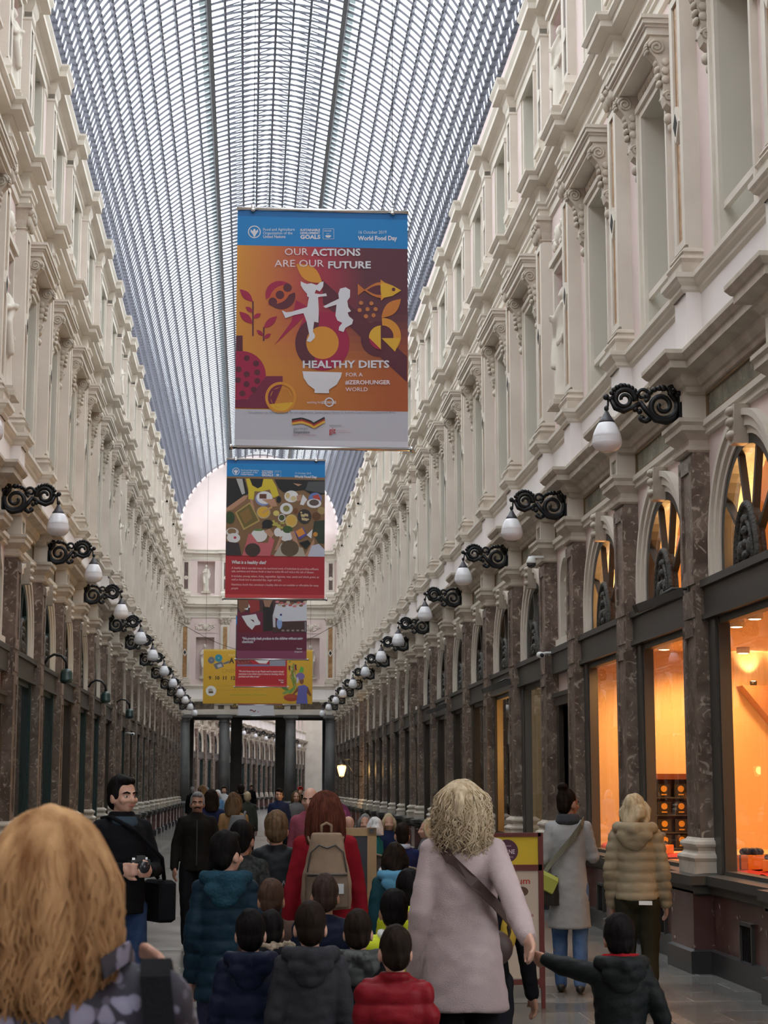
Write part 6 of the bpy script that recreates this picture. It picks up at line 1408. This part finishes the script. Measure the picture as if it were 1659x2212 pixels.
k4 = kid(588, 9.6, 1.21, 'small brown-haired child walking in front of the fur hood', fabric('brown_jacket', (.05, .03, .024)), hairmat('hair_warm_brown', (.035, .02, .014), (.09, .05, .035)))
k5 = kid(588, 8.85, 1.10, 'child in dark coat with a fur-trimmed hood', fabric('black_parka', (.012, .012, .016)), hood=black_f, fur=mat('tan_fur', (.17, .125, .085), .95, c2=(.30, .24, .17), scale=90, coord='Object'))
k6 = kid(545, 8.0, 1.16, 'boy in navy hooded puffer jacket, front left of the group', navy, quilt=(.10, .011), hood=navy, skin=SKIN)
k7 = kid(672, 7.75, 1.21, 'boy in dark grey hooded jacket, front middle of the group', fabric('charcoal_shell', (.020, .020, .024), (.030, .030, .035), .6), H_DARK, 'buzz', hood=MATS['charcoal_shell'], skin=SKIN)
c = MB(); v = k7.P((0, -.095, .50)); c.box(v.x-.05, v.x+.02, v.y-.022, v.y-.012, v.z-.01, v.z+.006); c.build('reflective_stripe', white_paint, k7.root)
k8 = kid(703, 9.3, 1.25, 'dark-haired child in navy jacket just behind the beige backpack', navy, hairmat('hair_deep_brown', (.022, .014, .012), (.06, .038, .03)))
camo = mat('black_camouflage', (.006, .007, .0075), .6, c2=(.05, .054, .052), scale=18, lo=.48, hi=.56, coord='Object')
k9 = kid(774, 8.2, 1.145, 'boy in black jacket with grey camouflage hood', black_f, H_DARK, hood=camo, skin=SKIN)
redp = fabric('red_puffer', (.15, .006, .010), (.20, .010, .016), .45, .1, 60)
k10 = kid(853, 7.2, 1.15, 'child in bright red quilted jacket, front row beside the pink coat', redp, H_DARK, quilt=(.085, .016), skin=SKIN, hood=None)
neon = fabric('neon_yellow_jacket', (.44, .50, .015), (.52, .58, .03), .6)
k11 = kid(850, 8.75, 1.205, 'boy in neon yellow jacket with striped collar, nearer of the two', neon, H_BLACK, quilt=(.07, .008))
c = MB(); v0 = k11.P((0, -.008, .84)); c.lathe([(k11.r(.062), v0.z-.01), (k11.r(.066), v0.z+.01), (k11.r(.060), v0.z+.03), (k11.r(.052), v0.z+.033)], 20, v0.x, v0.y); c.build('striped_collar', white_paint, k11.root)
k12 = kid(882, 9.7, 1.255, 'boy in neon yellow jacket farther from the camera, beside the pink coat', neon, H_BLACK, hood=neon)
tealj = fabric('teal_jacket', (.007, .034, .043), (.012, .05, .062), .6)
k13 = kid(850, 11.0, 1.35, 'long-haired child in teal jacket with pale blue hood lining', tealj, H_DARK, 'bob', hood=fabric('pale_blue_lining', (.08, .22, .33)), L=None) if False else None
k13 = F(853, 12.9, 1.30, 0, kid=True, label='long-haired child in teal jacket with pale blue hood lining', cat='child', skin=SKIN2)
k13.jacket(tealj, hem=.45, fit=1.12, slv=1.15); k13.trousers(darkpant); k13.shoes(black_shoe); k13.hair(H_DARK, 'bob', L=.872, vol=1.0); k13.hood(fabric('pale_blue_lining', (.08, .22, .33)))
k14 = Fig(kx14, 7.85, 1.14, 0, kid=True, label='boy in dark jacket with red collar holding the woman\'s hand', cat='child', skin=SKIN2, L=(unP(1246, 2094, 7.9, kx14, 7.85, 1.14, 1.06, True), unP(1180, 2074, 8.03, kx14, 7.85, 1.14, 1.06, True)), R=((.155, -.01, .65), (.16, .02, .50)))
gk = fabric('black_green_jacket', (.008, .010, .010), (.014, .016, .016), .55)
k14.jacket(gk, hem=.40, fit=1.14, slv=1.2, wr=.009); k14.trousers(jeans); k14.shoes(black_shoe); k14.hair(H_BLACK, 'short', vol=1.06, seed=3); k14.hood(gk, scale=1.05)
c = MB(); P = k14.P; limb(c, [P((-.066, .02, .852)), P((-.06, -.03, .868)), P((0, -.058, .872)), P((.06, -.03, .868)), P((.066, .02, .852))], [k14.r(.014)]*5); mesh_obj(remesh(c, .009, 2), 'collar', fabric('red_collar', (.22, .008, .012)), k14.root)
# people farther down the hall ------------------------------------------------
def far(px, Y, H, yaw, label, jm, hairm=H_DARK, style='short', skin=SKIN, hem=.50, trs=None, stride=.04, face=False, **k):
    f = F(px, Y, H, yaw, label=label, skin=skin, vox=.014, stride=stride, **k); f.jacket(jm, hem=hem); f.trousers(trs or darkpant); f.shoes(black_shoe)
    if hairm: f.hair(hairm, style, L=.80)
    if face: f.face(H_DARK)
    return f
blk2 = fabric('black_wool', (.005, .005, .006)); nav2 = fabric('navy_cloth', (.012, .018, .05)); tan2 = fabric('camel_coat', (.22, .125, .055)); lb = fabric('light_blue_cloth', (.10, .20, .33)); wh2 = fabric('white_cloth', (.55, .55, .56)); grn = fabric('olive_green_cloth', (.035, .04, .03)); gry = fabric('grey_cloth', (.13, .13, .135))
far(543, 84.0, 1.74, 180, 'man in long black coat walking alone down the middle', blk2, H_BLACK, hem=.32, stride=.08, face=True)
far(456, 24.5, 1.66, 10, 'dark-haired person in navy behind the man with moustache', nav2, H_DARK, 'bob')
far(437, 32.0, 1.72, 0, 'brown-haired person in black far behind the man with moustache', blk2, H_BROWN)
far(470, 47.0, 1.60, 160, 'woman in light blue robe with pale headscarf far down the hall', lb, None, hem=.12).hair(H_WHITE, 'long', L=.80, name='headscarf')
far(484, 55.0, 1.70, 180, 'person in white jacket over a red top far down the hall', wh2, H_DARK)
far(506, 22.6, 1.62, -14, 'woman in camel coat with dark curly hair and grey backpack', tan2, H_BROWN, 'bob', hem=.36)
fb = empty('backpack', (XW(515, 22.6), 22.6, 0), label='grey backpack on the woman in the camel coat', cat='backpack'); mesh_obj(remesh(bagshape(.30, .17, .44, 1.12, -.19), .015, 2), 'bag_body', gry, fb)
for sd in (-1, 1): c = MB(); c.tube([(sd*.07, -.12, 1.3), (sd*.09, -.04, 1.38), (sd*.09, .06, 1.34)], .015, 6); c.build('strap', gry, fb)
far(521, 40.0, 1.74, 0, 'tall person in black behind the camel coat woman', blk2, H_DARK)
far(535, 38.0, 1.58, 0, 'person in olive green jacket with blonde hair in the middle distance', grn, H_BEIGE)
far(603, 33.0, 1.66, 180, 'man with glasses and dark jacket facing the camera', nav2, H_DARK, face=True)
far(640, 36.0, 1.60, 180, 'woman with grey scarf facing the camera beside a pushchair', gry, H_BROWN, 'bob', face=True)
rh = far(649, 52.0, 1.68, 180, 'person in red cap and black coat far down the hall', blk2, H_DARK); c = rh.hd(MB()); c.ell((0, -.01, .965), (.052, .06, .042), 16, 8); c.build('cap', fabric('red_cap', (.4, .02, .02)), rh.root)
bm = far(670, 17.2, 1.69, 165, 'bald man partly hidden behind the red coat woman', fabric('dusty_red_shirt', (.20, .05, .07)), None, skin=SKIN, face=True)
far(416, 60.0, 1.68, 0, 'person in black at the far left by the columns', blk2, H_GREY); far(447, 62.0, 1.66, 0, 'person with grey hair in dark green coat by the far left column', grn, H_GREY)
# pushchair
pr = empty('pushchair', (XW(632, 30.5), 30.5, 0), label='black pushchair in front of the woman with grey scarf', cat='pushchair')
c = MB(); c.ell((0, .05, .75), (.24, .3, .22), 16, 10); mesh_obj(remesh(c, .02, 2), 'canopy', blk2, pr); c = MB(); c.sq([(0, .45), (.02, .6), (.04, .72)], .2, .22); c.build('seat', blk2, pr)
c = MB(); c.tube([(-.24, -.3, .15), (-.22, .1, .5), (-.22, .45, 1.0), (.22, .45, 1.0), (.22, .1, .5), (.24, -.3, .15)], .014, 6); c.tube([(-.22, .1, .5), (-.24, .35, .12)], .012, 6); c.tube([(.22, .1, .5), (.24, .35, .12)], .012, 6); c.build('frame', chrome, pr)
for x, y in ((-.25, -.3), (.25, -.3), (-.25, .35), (.25, .35)): c = MB(); c.X = Matrix.Translation((x, y, .13)) @ Matrix.Rotation(PI/2, 4, 'Y'); c.lathe([(.09, -.02), (.13, -.015), (.13, .015), (.09, .02)], 16); c.build('wheel', black_shoe, pr)
# ------------------------------------------------------------------ cafe corner on the right
cane = mat('dark_rattan', (.035, .03, .026), .6, c2=(.07, .06, .05), scale=60, coord='Object')
def chair():
    r = empty('cafe_chair'); m = MB(); m.sq([(0, .43), (.02, .45), (.02, .47), (0, .49)], .2, .2); m.build('seat', cane, r)
    for x, y in ((-.18, -.18), (.18, -.18), (-.18, .18), (.18, .18)): m = MB(); m.tube([(x*1.08, y*1.08, 0), (x, y, .45)], .016, 6); m.build('leg', iron, r)
    m = MB(); m.tube([(-.2, .2, .62), (-.21, -.12, .66), (-.17, -.22, .82), (0, -.245, .86), (.17, -.22, .82), (.21, -.12, .66), (.2, .2, .62)], .016, 6)
    for x in (-.2, .2): m.tube([(x, .2, .47), (x, .2, .62)], .014, 6)
    m.build('arm_rail', mat('pale_rattan_edge', (.16, .14, .10), .6), r)
    m = MB(); pts = [(-.19, -.17), (-.1, -.215), (0, -.23), (.1, -.215), (.19, -.17)]
    for (x0, y0), (x1, y1) in zip(pts, pts[1:]): m.add([(x0, y0, .5), (x1, y1, .5), (x1, y1, .84), (x0, y0, .84), (x0, y0+.02, .5), (x1, y1+.02, .5), (x1, y1+.02, .84), (x0, y0+.02, .84)], [(0, 1, 2, 3), (7, 6, 5, 4), (0, 4, 5, 1), (3, 2, 6, 7)])
    m.build('backrest', cane, r); return r
def table():
    r = empty('cafe_table'); m = MB(); m.box(-.35, .35, -.35, .35, .72, .75); m.build('table_top', mat('white_table_top', (.55, .55, .55), .3), r); m = MB(); m.lathe([(.025, .03), (.025, .72)], 10); m.build('leg', iron, r); m = MB(); m.lathe([(.22, 0), (.2, .02), (.03, .04)], 16); m.build('base', iron, r); return r
ch0 = chair(); tb0 = table()
spots_ = [(823, 17.6, 10, 'nearest the chalkboard'), (868, 19.2, 0, 'under the man in the navy sweater'), (922, 19.8, -10, 'nearest the pink coat'), (806, 22.6, 0, 'under the white-haired woman'), (755, 24.2, 20, 'under the bald seated man'), (845, 25.6, 180, 'behind the white-haired woman')]
for i, (px, Y, yw, w) in enumerate(spots_):
    o = ch0 if i == 0 else dup(ch0); o.location = (XW(px, Y), Y, 0); o.rotation_euler = (0, 0, math.radians(yw)); tag(o, 'dark rattan cafe chair %s' % w, 'chair', 'cafe chairs')
for i, (px, Y, w) in enumerate(((836, 18.6, 'behind the nearest rattan chair'), (895, 20.6, 'in front of the man in the navy sweater'), (800, 23.6, 'in front of the white-haired woman'))):
    o = tb0 if i == 0 else dup(tb0); o.location = (XW(px, Y), Y, 0); tag(o, 'small white cafe table %s' % w, 'table', 'cafe tables')
def sit(px, Y, yaw, label, jm, hairm, style='short', **k):
    f = F(px, Y, 1.70, yaw, label=label, sit=.235, vox=.012, R=((.12, .03, .66), (.09, .17, .63)), L=((-.12, .03, .66), (-.09, .17, .63)), **k); f.jacket(jm, hem=.53); f.trousers(darkpant); f.shoes(black_shoe)
    if hairm: f.hair(hairm, style, L=.86)
    return f
ns = sit(868, 19.25, 4, 'man in navy sweater seated with his back to the camera', fabric('navy_sweater', (.010, .016, .065), (.016, .024, .085)), H_DARK)
c = MB(); v0 = ns.P((0, -.008, .84)); c.lathe([(ns.r(.052), v0.z), (ns.r(.056), v0.z+.03), (ns.r(.048), v0.z+.055)], 18, v0.x, v0.y); c.build('shirt_collar', fabric('pale_blue_shirt', (.35, .42, .52)), ns.root)
sit(806, 22.65, 60, 'white-haired woman in teal seated at a cafe table', fabric('bright_teal_cloth', (.012, .11, .12)), H_WHITE, 'bob'); sit(752, 24.25, 30, 'bald man in grey seated at the back of the cafe', gry, None)
sit(789, 25.4, 170, 'grey-haired person in teal seated behind the white-haired woman', fabric('dull_teal_cloth', (.02, .09, .10)), H_GREY, 'bob'); sit(840, 25.6, 180, 'blonde person in blue seated facing the camera at the cafe', nav2, H_BEIGE, 'bob')
sit(922, 21.6, 90, 'person in grey seated sideways beside the pink coat', gry, H_BEIGE, 'bob')
for i, (px, Y, dx, w) in enumerate(((808, 18.5, 0, 'left'), (818, 18.7, 0, 'right'))):
    b = MB(); b.lathe([(.05, 0), (.065, .02), (.06, .1), (.035, .14), (.03, .17)], 16); tag(b.build('teapot' if i == 0 else 'glass_jug', [white_paint, glass('jug_glass')][i], loc=(XW(830+i*12, 18.5), 18.45, .75)), 'white pot on the nearest cafe table' if i == 0 else 'glass jug on the nearest cafe table', 'pot' if i == 0 else 'jug')
mn = empty('menu_card', (XW(842, 18.4), 18.4, .75), .2, 'white menu card standing on the nearest cafe table', 'menu card'); c = MB(); c.X = Matrix.Rotation(.15, 4, 'X'); c.box(-.07, .07, -.004, .004, 0, .22); c.build('card', white_paint, mn); c = MB(); c.X = Matrix.Rotation(.15, 4, 'X'); c.box(-.072, .072, -.008, .008, 0, .015); c.build('foot', white_paint, mn)
# pink round sign far behind the cafe
sg = empty('round_sign', (XW(728, 27.0), 27.0, 0), label='round pink sign on a white stand behind the seated people', cat='sign')
c = MB(); c.ext(arc(0, 1.25, .205, 0, 2*PI, 32)[:-1], lambda u, v, t_: (u, t_, v), -.02, .02); c.build('disc', mat('magenta_sign', (.25, .03, .12), .5), sg)
c = MB(); c.box(.02, .14, -.03, -.02, 1.15, 1.34); c.build('pink_panel', mat('pink_panel', (.5, .10, .24), .5), sg); c = MB(); c.box(-.3, .3, -.02, .02, .6, 1.0); c.build('white_board', white_paint, sg); c = MB(); c.box(-.28, -.24, -.02, .02, 0, .6); c.box(.24, .28, -.02, .02, 0, .6); c.build('stand', iron, sg)
# chalkboard and museum sign
bd_ = empty('chalkboard', (XW(750, 13.4), 13.4, 0), math.radians(8), 'black chalkboard in a wooden frame beside the red coat', 'chalkboard'); oak = mat('oak_frame', (.30, .19, .09), .6, c2=(.38, .25, .13), scale=8, stretch=(1, 1, .1))
c = MB(); c.box(-.28, .19, -.02, .02, .3, 1.34); c.build('board', mat('slate_board', (.035, .036, .042), .6), bd_)
c = MB()
for q in ((-.32, -.26, .0, 1.39), (.15, .22, .0, 1.39), (-.32, .22, 1.33, 1.39), (-.32, .22, .25, .31)): c.box(q[0], q[1], -.03, .03, q[2], q[3])
c.build('frame', oak, bd_); c = MB(); c.X = Matrix.Translation((0, .02, 1.33)) @ Matrix.Rotation(.32, 4, 'X'); c.box(-.3, -.25, -.0, .04, -1.38, 0); c.box(.15, .2, .0, .04, -1.38, 0); c.build('rear_leg', oak, bd_)
c = MB(); c.box(.165, .2, -.036, -.03, .75, .83); c.box(.165, .2, -.036, -.03, 1.35, 1.38); c.build('hinge', dark_metal, bd_)
ms = empty('sign_stand', (XW(1098, 13.9), 13.9, 0), 0, 'red framed stand with yellow sign above a cream museum poster', 'sign'); redf = mat('dark_red_frame', (.12, .02, .016), .5); kx = 13.9/3800; zz = lambda y: 1.70-(y-1698)*kx*1.0
xx = lambda x: (x-1098)*kx
c = MB()
for q in ((1040, 1050, 1797, 2120), (1160, 1171, 1797, 2120), (1040, 1166, 1797, 1805), (1040, 1168, 1864, 1876)): c.box(xx(q[0]), xx(q[1]), -.025, .025, max(0, zz(q[3])), zz(q[2]))
c.build('frame', redf, ms); c = MB()
for x in (1043, 1168): c.box(xx(x)-.014, xx(x)+.014, -.02, .02, 0, .45)
c.box(xx(1040), xx(1171), -.02, .02, .18, .22); c.build('stand_leg', redf, ms)
c = MB(); c.box(xx(1050), xx(1161), -.012, .012, zz(1864), zz(1805)); c.build('yellow_panel', mat('sign_yellow', (.60, .43, .015), .5), ms)
c = MB(); c.box(xx(1050), xx(1161), -.012, .012, zz(2100), zz(1876)); c.build('poster_panel', mat('poster_cream', (.52, .44, .35), .6), ms)
a = Art(lambda x, y, d: (xx(x), -.013-d, zz(y)), .001)
PLUM = (.075, .02, .045); a.disc(PLUM, 1093, 1835, 24, n=40); a.text((.6, .5, .55), 'MARNE', 1074, 1841, 13, .02, 36); a.text((.5, .4, .45), 'musee', 1080, 1826, 6, .0, 22); a.text((.5, .4, .45), 'bruxelles', 1080, 1849, 5, .0, 26)
a.text((.42, .05, .03), 'museum', 1068, 1904, 18, .02, 74); a.disc((.10, .05, .03), 1124, 1920, 14, 10); a.ring((.5, .45, .42), 1124, 1926, 13, 15, 180, 360); a.disc((.4, .2, .2), 1146, 1970, 3); a.build('lettering', ms)
